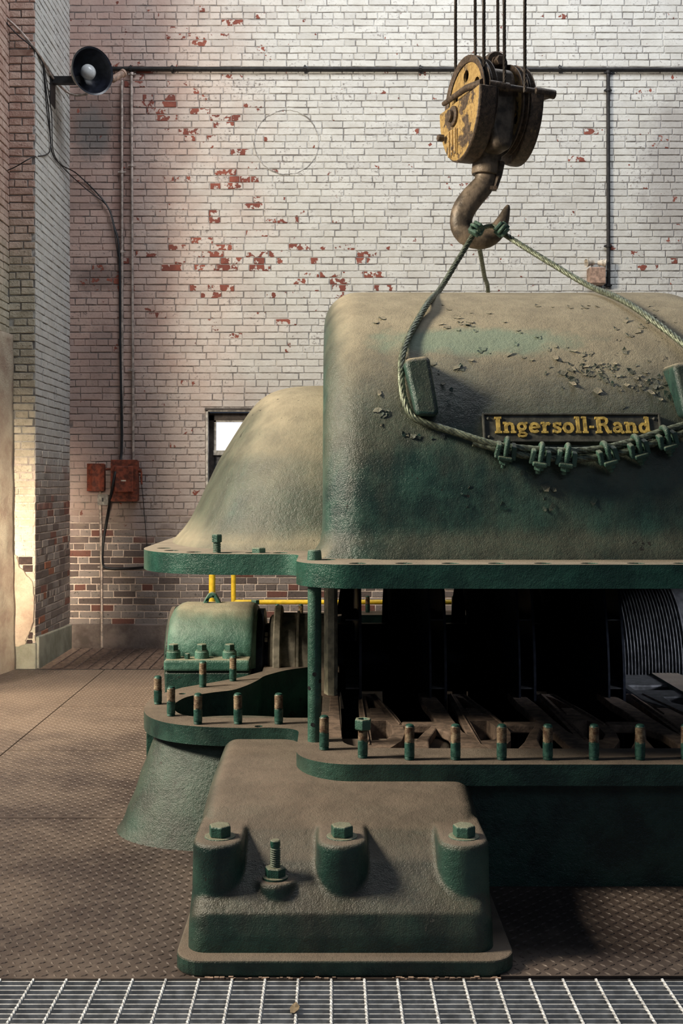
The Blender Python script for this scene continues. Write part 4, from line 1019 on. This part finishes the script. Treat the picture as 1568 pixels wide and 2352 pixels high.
# slab-serif letters, drawn as strokes: (width, strokes); unit = cap height 1, x-height .68
def arcp(cx, cy, rx_, ry_, a0, a1, n=12): return [(cx+rx_*math.cos(math.radians(lerp(a0, a1, i/n))), cy+ry_*math.sin(math.radians(lerp(a0, a1, i/n)))) for i in range(n+1)]
s1, s2, sf = .20, .13, .12     # stem, thin, serif thickness
XH = .68
G = {
 'I': (.46, [([(.23, 0), (.23, 1)], .21), ([(.03, .05), (.43, .05)], sf), ([(.03, .95), (.43, .95)], sf)]),
 'n': (.74, [([(.17, .03), (.17, XH-.03)], .17), ([(.0, XH-.05), (.2, XH-.05)], sf), ([(.0, .05), (.33, .05)], sf), ([(.2, .46), (.28, .56), (.40, .59), (.51, .54), (.55, .42), (.56, .03)], .165), ([(.42, .05), (.73, .05)], sf)]),
 'g': (.66, [(arcp(.29, .40, .20, .20, 0, 360, 20), .15), ([(.44, .52), (.52, .62), (.62, .62)], .12), ([(.26, .18), (.16, .10), (.22, .02), (.44, .00), (.54, -.08), (.48, -.18), (.30, -.22), (.14, -.19), (.08, -.10), (.16, -.02)], .115)]),
 'e': (.66, [(arcp(.32, .33, .24, .26, 0, 320, 20), .16), ([(.12, .33), (.56, .36)], .11)]),
 'r': (.58, [([(.18, .03), (.18, XH-.03)], .18), ([(.0, XH-.05), (.2, XH-.05)], sf), ([(.0, .05), (.38, .05)], sf), ([(.2, .44), (.30, .57), (.42, .60), (.50, .53)], .16)]),
 's': (.56, [([(.47, .50), (.42, .58), (.28, .61), (.13, .57), (.12, .45), (.22, .37), (.36, .31), (.46, .22), (.42, .09), (.26, .05), (.12, .09), (.07, .18)], .145), ([(.49, .46), (.49, .66)], .07), ([(.06, .02), (.06, .22)], .07)]),
 'o': (.66, [(arcp(.32, .33, .235, .265, 0, 360, 24), .17)]),
 'l': (.36, [([(.18, 0), (.18, 1.02)], .18), ([(.0, .97), (.2, .97)], sf), ([(.02, .05), (.34, .05)], sf)]),
 '-': (.32, [([(.02, .38), (.28, .38)], .13)]),
 'R': (.92, [([(.20, 0), (.20, 1)], .21), ([(.0, .95), (.5, .95)], sf), ([(.0, .05), (.38, .05)], sf), ([(.25, .93), (.52, .94), (.66, .86), (.68, .73), (.62, .60), (.48, .53), (.25, .52)], .15), ([(.46, .52), (.60, .40), (.68, .18), (.76, .06), (.90, .07)], .17)]),
 'a': (.68, [([(.12, .52), (.20, .60), (.34, .61), (.46, .54), (.48, .40), (.48, .10), (.56, .04), (.66, .07)], .16), ([(.46, .38), (.28, .36), (.13, .29), (.11, .16), (.20, .07), (.34, .08), (.46, .18)], .145)]),
 'd': (.74, [(arcp(.28, .32, .19, .25, 30, 330, 18), .16), ([(.52, .03), (.52, 1.0)], .18), ([(.36, .97), (.54, .97)], sf), ([(.52, .05), (.70, .05)], sf)]),
}
text = 'Ingersoll-Rand'; wid = sum(G[c][0] for c in text)+.045*(len(text)-1); tw_ = (1494-1135)/F*py_; capx = tw_/wid; caph = 37/F*py_/math.cos(tilt)
cur = -tw_/2+.003; base_y = -ph*.19
for ch in text:
    gw, strokes = G[ch]; bm = bmesh.new()
    for si, (pts, wd) in enumerate(strokes):
        P = [Vector((cur+x*capx, base_y+y*caph)) for x, y in pts]; closed = (P[0]-P[-1]).length < 1e-5; lft, rgt = [], []
        if closed: P = P[:-1]
        m = len(P)
        for i in range(m):
            a = P[(i-1) % m] if closed or i else P[0]; b = P[(i+1) % m] if closed or i < m-1 else P[-1]
            t = (b-a).normalized(); nrm = Vector((-t.y, t.x))*wd*.545*(capx*.5+caph*.5); lft.append(P[i]+nrm); rgt.append(P[i]-nrm)
        zt_ = .0155+si*.0002; L = []
        for z in (.006, zt_): L.append(([bm.verts.new(MP @ Vector((p.x, p.y, z))) for p in lft], [bm.verts.new(MP @ Vector((p.x, p.y, z))) for p in rgt]))
        for i in range(m if closed else m-1):
            j = (i+1) % m; bm.faces.new((L[1][0][i], L[1][0][j], L[1][1][j], L[1][1][i])); bm.faces.new((L[0][0][i], L[0][0][j], L[1][0][j], L[1][0][i])); bm.faces.new((L[0][1][i], L[0][1][j], L[1][1][j], L[1][1][i]))
        if not closed:
            for i in (0, m-1): bm.faces.new((L[0][0][i], L[1][0][i], L[1][1][i], L[0][1][i]))
    obj('hyphen' if ch == '-' else 'letter', bm, M_letter, npl); cur += (gw+.045)*capx
# hex heads / pins on the upper flange
def upper_bolt(name, px, pyb, Y, r, z0, h, hexa=True, pin=False):
    x = (px-VX)/F*Y; bm = bmesh.new()
    if pin: lathe(bm, (x, Y, z0), (0, 0, 1), [(.030, 0), (.026, .045), (.022, .050), (0, .05)], 20, cap=False)
    else:
        if h > .03:
            pr = [(.0165, 0)]
            for k in range(6): pr += [(.018, .004+k*.008), (.0155, .008+k*.008)]
            lathe(bm, (x, Y, z0), (0, 0, 1), pr+[(.0165, h)], 16)
        hexbm(bm, (x, Y, z0+h), (0, 0, 1), r, .034, up=(.4, 1, 0))
    obj(name, bm, M_bolt, up, smooth=30)
upper_bolt('hex_bolt', 498, 1272, 4.90, .024, ZU1-.01, .055)
upper_bolt('hex_bolt', 594, 1272, 4.88, .032, ZU1-.012, .0)
upper_bolt('taper_pin', 722, 1282, 4.42, .03, ZU1-.01, .05, pin=True)
# curled paint flakes on the casing
fr_ = random.Random(3); bm = bmesh.new()
def flake(p, nrm, s):
    a, b, d = frame_from(nrm); an = fr_.uniform(0, 6.28); u = a*math.cos(an)+b*math.sin(an); v = d.cross(u)
    w0 = s*fr_.uniform(.5, 1.1); lift = s*fr_.uniform(.25, .8)
    q = [p+u*(-s)+v*(-w0*.6)+d*.001, p+u*(-s*.7)+v*(w0*.7)+d*.001, p+u*(s*.2)+v*(w0*fr_.uniform(.5, 1))+d*lift*.35, p+u*(s)+v*(w0*fr_.uniform(-.3, .5))+d*lift, p+u*(s*.4)+v*(-w0*fr_.uniform(.5, 1))+d*lift*.5]
    vs = [bm.verts.new(x) for x in q]; bm.faces.new((vs[0], vs[1], vs[2])); bm.faces.new((vs[0], vs[2], vs[4])); bm.faces.new((vs[4], vs[2], vs[3]))
def on_main(px, py):
    Y = 4.6
    for _ in range(25):
        z = H-(py-HY)/F*Y; Y = .5*Y+.5*surf_y(z)
    z = H-(py-HY)/F*Y; dz = .01; s_ = (surf_y(z+dz)-surf_y(z-dz))/(2*dz); return Vector(((px-VX)/F*Y, Y, z)), Vector((0, -1, s_)).normalized()
clus = [(830, 730, 40, 10, 14), (1100, 690, 120, 10, 18), (1350, 700, 120, 14, 22), (1480, 745, 60, 20, 16), (1400, 860, 90, 35, 46), (1500, 890, 50, 40, 30), (1340, 850, 60, 20, 16), (1150, 790, 250, 70, 36), (960, 1000, 45, 8, 8), (1040, 740, 60, 20, 10), (870, 960, 30, 20, 8), (1200, 1130, 200, 40, 14), (1470, 1000, 60, 10, 6), (1000, 880, 60, 50, 10)]
for cx, cy, rx_, ry_, nn in clus:
    for _ in range(nn):
        px, py = fr_.gauss(cx, rx_*.6), fr_.gauss(cy, ry_*.6)
        if py < 700 or px < 860: continue
        p, nr = on_main(px, py); flake(p, nr, fr_.choice((.007, .010, .013, .02)))
fo = obj('paint_flakes', bm, M_case, up); s = fo.modifiers.new('s', 'SOLIDIFY'); s.thickness = .0012; tag(fo, kind='stuff')

# guide rod between the flanges
gx, gy = (722-VX)/F*4.54, 4.54
e = empty('guide_rod', (gx, gy, ZF), 'green guide post with drilled holes standing between the two flanges', 'post')
bm = bmesh.new(); cyl(bm, (gx, gy, ZF), (gx, gy, ZU0-.002), .0275, 28); obj('rod', bm, M_bolt, e, smooth=40)
bm = bmesh.new(); lathe(bm, (gx, gy, ZU0-.022), (0, 0, 1), [(.03, 0), (.050, .002), (.052, .020), (.03, .020)], 28); obj('collar', bm, M_flange, e, smooth=40)
for py, s in ((1549, .0), (1566, .75), (1582, -.7), (1665, -.2)):
    z = H-(py-HY)/F*4.51; a = s*PI/2.4; d = Vector((math.sin(a), -math.cos(a), 0)); bm = bmesh.new(); p = Vector((gx, gy, z))+d*.0268
    lathe(bm, p, d, [(0, 0), (.0085, .0), (.0085, .0012), (0, .0012)], 14, cap=False); obj('drilled_hole', bm, M_black, e)

# ---------------------------------------------------------------- crane block
YH = 6.2
e = empty('crane_hook_block', W(1115, 250, YH), 'worn yellow crane pulley block with a big rusty hook', 'crane hook')
TH = math.radians(18.3); ax = Vector((math.cos(TH), math.sin(TH), 0)); bx = Vector((math.sin(TH), -math.cos(TH), 0)); uz = Vector((0, 0, 1))
def bl(px, py, b=0):  # point in the block's own middle plane seen at a pixel, then moved b towards the camera side
    p = W(px, py, YH); k = p-W(1130, py, YH); q = W(1130, py, YH)+ax*(k.x/math.cos(TH)); return q+bx*b
def BM_(org): return Matrix(((ax.x, bx.x, 0, org.x), (ax.y, bx.y, 0, org.y), (0, 0, 1, org.z), (0, 0, 0, 1)))
PXM = YH/F
# sheaves
def sheave(px, py, R, w_, mat):
    c = bl(px, py); bm = bmesh.new()
    lathe(bm, c-ax*w_/2, ax, [(R*.86, .006), (R*.9, 0), (R, 0), (R*1.0, w_*.12), (R*.90, w_*.38), (R*.90, w_*.62), (R, w_*.88), (R, w_), (R*.9, w_), (R*.86, w_-.006)], 48, cap=False); rim_ = obj('sheave', bm, M_blk_b, e, smooth=35)
    bm = bmesh.new(); hs = [circ(.60*R*math.cos(q*PI/3+.5), .60*R*math.sin(q*PI/3+.5), R*.13, 10) for q in range(6)]
    Mx = Matrix(((bx.x, 0, ax.x, c.x), (bx.y, 0, ax.y, c.y), (0, 1, 0, c.z), (0, 0, 0, 1)))
    prism(bm, circ(0, 0, R*.885, 48), -w_*.2, w_*.2, hs, M=Mx); obj('web', bm, mat, rim_)
sheave(1070, 248, .258, .040, M_blk_y); sheave(1089, 250, .250, .034, M_blk_b); sheave(1162, 254, .246, .036, M_blk_y); sheave(1180, 256, .244, .034, M_blk_b)
# guards: half-drum cheeks round the lower half of each sheave pair
def guard(pxa, pxb, pyc, R, shrink, mats, h0=0):
    a0, a1 = bl(pxa, pyc), bl(pxb, pyc); bm = bmesh.new(); n = 26; rings = []
    L = (a1-a0).length
    for t, s in ((0, shrink), (.06, shrink+.03), (.5, 1), (.94, 1), (1, .97)):
        r = []
        for i in range(n+1):
            an = PI*i/n; r.append(bm.verts.new(a0+(a1-a0)*t+bx*(R*s*math.cos(an))*1.0-uz*(R*s*1.28*math.sin(an))))
        rings.append(r)
    for k in range(len(rings)-1):
        for i in range(n): bm.faces.new((rings[k][i], rings[k][i+1], rings[k+1][i+1], rings[k+1][i])).material_index = 1
        bm.faces.new((rings[k][0], rings[k][-1], rings[k+1][-1], rings[k+1][0])).material_index = 1
    bm.faces.new(rings[0]).material_index = 0; bm.faces.new(rings[-1]).material_index = 1
    return obj('side_guard', bm, mats, e, bevel=.006, smooth=35)
guard(1050, 1092, 238, .262, .97, [M_blk_y, M_blk_b]); guard(1172, 1203, 240, .252, .95, [M_blk_b, M_blk_b], )
# pin boss on the left cheek, ribs, small bolt
c = bl(1048, 268, -.06); bm = bmesh.new(); lathe(bm, c, -ax, [(.055, -.01), (.055, .008), (.045, .012), (.032, .012), (.032, .03), (0, .03)], 24, cap=False); obj('pin_boss', bm, M_blk_b, e, smooth=35)
c = bl(1044, 306, -.17); bm = bmesh.new(); hexbm(bm, c, -ax, .02, .035); obj('bolt', bm, M_blk_b, e)
for q in (-.10, -.06, -.02):
    bm = bmesh.new(); p = bl(1046, 300, q); tube(bm, [p-ax*.004, p-ax*.004-uz*.14], .006, 6); obj('rib', bm, M_blk_y, e)
# cross bar in front
bm = bmesh.new(); zb = 237; b0 = .235
a = bl(1074, 233, b0); b = bl(1230, 238, b0); tube(bm, [a, a*.7+b*.3, a*.68+b*.32, a*.32+b*.68, a*.3+b*.7, b], [.024, .024, .017, .017, .024, .024], 14)
obj('cross_bar', bm, M_blk_b, e, smooth=40)
bm = bmesh.new(); tube(bm, [bl(1047, 224, -.18), bl(1049, 226, .10), bl(1062, 231, .235)], [.014, .018, .022], 10); obj('guard_arm', bm, M_blk_b, e, smooth=40); bm = bmesh.new(); tube(bm, [bl(1214, 232, -.1), bl(1214, 232, .10), bl(1222, 236, .22)], [.02, .02, .022], 10); obj('guard_arm', bm, M_blk_b, e, smooth=40)
# body: yoke, trunnion and shank sleeve
bm = bmesh.new(); o_ = [(-.085, .46), (.075, .46), (.10, .30), (.095, .10), (.075, -.20), (.060, -.32), (-.060, -.32), (-.085, -.14), (-.10, .10), (-.10, .30)]
cb = bl(1128, 290); Mb = Matrix(((ax.x, 0, bx.x, cb.x), (ax.y, 0, bx.y, cb.y), (0, 1, 0, cb.z), (0, 0, 0, 1)))
prism(bm, [(x*.85-.02, y*.55) for x, y in o_], -.12, .19, M=Mb); obj('yoke', bm, M_hook, e, bevel=.03, segs=3, smooth=45)
bm = bmesh.new(); prism(bm, [(-.055, .0), (.055, .0), (.050, .25), (.062, .31), (.0, .36), (-.062, .31), (-.035, .25)], -.045, .045, M=Matrix(((ax.x, 0, bx.x, cb.x), (ax.y, 0, bx.y, cb.y), (0, 1, 0, cb.z), (0, 0, 0, 1)))); obj('top_strap', bm, M_blk_b, e, bevel=.015, smooth=40)
c = bl(1132, 152, 0); bm = bmesh.new(); lathe(bm, c-bx*.06, bx, [(.0, 0), (.062, 0), (.068, .01), (.068, .10), (.060, .115), (.036, .115), (.034, .125), (.0, .125)], 28, cap=False); hexbm(bm, c+bx*.065, bx, .030, .035); obj('top_eye', bm, M_blk_b, e, smooth=35)
c = W(1113, 402, YH); bm = bmesh.new(); lathe(bm, c, (.08, 0, 1), [(.04, 0), (.070, .0), (.074, .01), (.074, .075), (.082, .09), (.088, .16), (.06, .18)], 28, cap=False); obj('shank_sleeve', bm, M_hook, e, smooth=35)
bm = bmesh.new(); q = [W(1152, 372, YH-.02), W(1146, 400, YH-.02), W(1136, 432, YH-.02)]; tube(bm, q, [.018, .018, .016], 8); box(bm, q[2].x-.03, q[2].x+.01, YH-.04, YH, q[2].z-.012, q[2].z+.008); obj('keeper_strap', bm, M_blk_b, e)
# hook
hk = [(1116, 398, 24), (1112, 420, 25), (1100, 436, 26), (1083, 455, 27), (1067, 478, 27), (1059, 500, 26), (1060, 521, 26), (1070, 538, 25), (1088, 547, 24), (1108, 549, 23.5), (1126, 543, 22), (1141, 530, 20), (1150, 515, 16.5), (1156, 502, 13.5), (1161, 488, 10), (1165, 477, 6.5), (1167, 471, 3)]
pts = [W(x, y, YH) for x, y, r in hk]; sp = spline(pts, .02)
dist = [0]
for i in range(1, len(sp)): dist.append(dist[-1]+(sp[i]-sp[i-1]).length)
kd = [min(range(len(sp)), key=lambda i: (sp[i]-p).length) for p in pts]
rad = [interp(i, kd, [r*PXM for _, _, r in hk]) for i in range(len(sp))]
bm = bmesh.new(); tube(bm, sp, rad, 24)
for v in bm.verts: v.co.y = YH+(v.co.y-YH)*.82
obj('hook', bm, M_hook, e, smooth=60)
# crane ropes
def crane_rope(px, b, y0, lab):
    p = W(px, y0, YH+(-.25 if b > 0 else .25)*1.0) ; bm = bmesh.new(); rope(bm, [p, p+uz*.8, p+uz*1.6, Vector((p.x, p.y, 6.4))], .0098, 5, .11, 5, .014)
    o = obj('crane_wire_rope', bm, M_wire, smooth=60); tag(o, lab, 'wire rope', 'hoist ropes rising from the crane block')
for px, b, y0, lab in ((1046, -1, 214, 'outermost left of the six dark hoist wires above the block'), (1111, 1, 210, 'third hoist wire from the left, passing in front of the left pulleys'),
    (1091, -1, 150, 'second hoist wire from the left, ending behind the yellow pulley'), (1158, 1, 205, 'fifth hoist wire from the left, just right of the top eye'), (1143, -1, 150, 'fourth hoist wire from the left, behind the top eye'), (1205, 1, 212, 'outermost right of the six dark hoist wires')):
    crane_rope(px, b, y0, lab)

# ---------------------------------------------------------------- sling
RS = .0155
def onshell(px, py, off=.018):
    p, nr = on_main(px, py); return p+nr*off
left_path = [W(1094, 526, 6.12), W(1074, 560, 6.05), W(1045, 608, 5.93), W(1010, 665, 5.75), onshell(985, 703, .022), onshell(962, 738), onshell(938, 782), onshell(923, 830, .03), onshell(920, 875, .03), onshell(925, 920, .03), onshell(936, 950, .03), onshell(952, 969, .03), onshell(985, 982, .03),
             onshell(1040, 1000, .035), onshell(1100, 1021, .045), onshell(1150, 1034, .05), onshell(1230, 1042, .05), onshell(1300, 1045, .05), onshell(1370, 1040, .05), onshell(1440, 1025, .05), onshell(1500, 1006, .05), onshell(1568, 985, .045), onshell(1620, 962, .04), onshell(1650, 930, .03)]
bm = bmesh.new(); rope(bm, left_path, RS, 6, .19); o = obj('sling_rope', bm, M_sling, smooth=60); tag(o, 'thick greenish wire rope from the hook round the left lug and under the name plate', 'wire rope')
bm = bmesh.new(); rope(bm, [onshell(1084, 1024, .03), onshell(1110, 1030, .035), onshell(1150, 1042, .047), onshell(1200, 1054, .047), onshell(1260, 1060, .047), onshell(1320, 1062, .047), onshell(1390, 1054, .047), onshell(1450, 1040, .047), onshell(1510, 1022, .047), onshell(1570, 1002, .045), onshell(1630, 982, .045)], RS, 6, .19)
o = obj('sling_rope', bm, M_sling, smooth=60); tag(o, 'lower doubled rope end clamped beneath the name plate, its cut end showing', 'wire rope')
bm = bmesh.new(); rope(bm, [W(1150, 533, 6.12), W(1200, 565, 5.98), W(1270, 608, 5.8), W(1350, 655, 5.6), onshell(1420, 700, .03), onshell(1480, 738, .03), onshell(1568, 805, .03), onshell(1620, 860, .03), onshell(1652, 910, .03)], RS, 6, .19)
o = obj('sling_rope', bm, M_sling, smooth=60); tag(o, 'pale green wire rope slanting from the hook to the right edge over the casing', 'wire rope')
bm = bmesh.new(); rope(bm, [W(1100, 568, 6.28), W(1106, 600, 6.5), W(1112, 635, 6.8), W(1120, 668, 7.15), (1.05, 7.6, 2.56), (1.08, 8.1, 2.36), (1.10, 8.5, 2.10), (1.10, 8.76, 1.80)], .014, 6, .17)
o = obj('sling_rope', bm, M_sling, smooth=60); tag(o, 'short dark rope dropping behind the casing top, directly under the hook', 'wire rope')
bm = bmesh.new(); lp = [W(1092, 532, 6.10), W(1100, 528, 6.03), W(1113, 522, 6.05), W(1128, 519, 6.12), W(1142, 524, 6.10), W(1150, 532, 6.08)]; rope(bm, lp, .013, 6, .16); o = obj('rope_loop', bm, M_sling, smooth=60); tag(o, 'bight of wire rope lying in the throat of the hook', 'wire rope')
# U-bolt clips: local frame: x along rope, y outwards from the wall, z up
def make_clip(name, label, c, along, out, group=None, sc_=1.0):
    along = Vector(along).normalized(); out = Vector(out).normalized(); upv = (out-along*out.dot(along)).normalized(); side = along.cross(upv)
    Mx = Matrix.Translation(c) @ Matrix((along, side, upv)).transposed().to_4x4() @ Matrix.Scale(sc_, 4)
    ee = empty(name, c, label, 'rope clip', group)
    # u-bolt: wraps over the ropes (upv side), legs pass down by the saddle
    def T(pts): return [Mx @ Vector(p) for p in pts]
    bm = bmesh.new(); u_ = [(0, -.024, -.062)]+[(0, -.024*math.cos(PI*i/8), .020+.020*math.sin(PI*i/8)) for i in range(9)]+[(0, .024, -.062)]
    tube(bm, T([u_[0], (0, -.024, -.02)]+u_[1:-1]+[(0, .024, -.02), u_[-1]]), .0100*sc_, 10); obj('u_bolt', bm, M_clip, ee, smooth=50)
    bm = bmesh.new(); box(bm, -.026, .026, -.044, .044, -.032, -.016, Mx)
    for sx in (-1, 1):
        for v in box(bm, sx*.030-.009, sx*.030+.009, -.034, .034, -.028, .022): v.co.y *= (1 if v.co.z < 0 else .72); v.co.x += 0 if v.co.z < 0 else -sx*.004; v.co = Mx @ v.co
    obj('saddle', bm, M_clip, ee, bevel=.005)
    for s in (-1, 1):
        bm = bmesh.new(); hexbm(bm, Mx @ Vector((0, s*.024, -.030)), Mx.to_3x3() @ Vector((0, 0, -1)), .0195*sc_, .018*sc_); obj('nut', bm, M_clip, ee)
    return ee
names = ['leftmost', 'second', 'third', 'fourth', 'fifth', 'sixth']
for k, (px, py) in enumerate(((1157, 1036), (1235, 1048), (1294, 1050), (1384, 1045), (1454, 1030), (1519, 1011))):
    p, nr = on_main(px, py); p = p+nr*.052-Vector((0, 0, .010)); t1 = onshell(px+30, py+(4 if px < 1300 else -9), .05)-onshell(px-30, py-(4 if px < 1300 else -9), .05)
    tl = random.uniform(-.25, .25)
    make_clip('rope_clip', ('%s green U-bolt rope clip from the left below the name plate' % names[k]), p, t1, Vector((tl*.4, -.42, 1.0)), 'rope clips under the name plate', 1.12)
make_clip('rope_clip', 'green rope clip at the top of the left sling rope, on the hook', W(1092, 524, 6.02), W(1110, 500, 6.0)-W(1085, 540, 6.0), (-.6, -1, -.35), 'rope clips at the hook', .92)
make_clip('rope_clip', 'green rope clip at the top of the right sling rope, by the hook tip', W(1152, 526, 6.02), W(1140, 515, 6.0)-W(1165, 538, 6.0), (.3, -1, -.5), 'rope clips at the hook', .92)
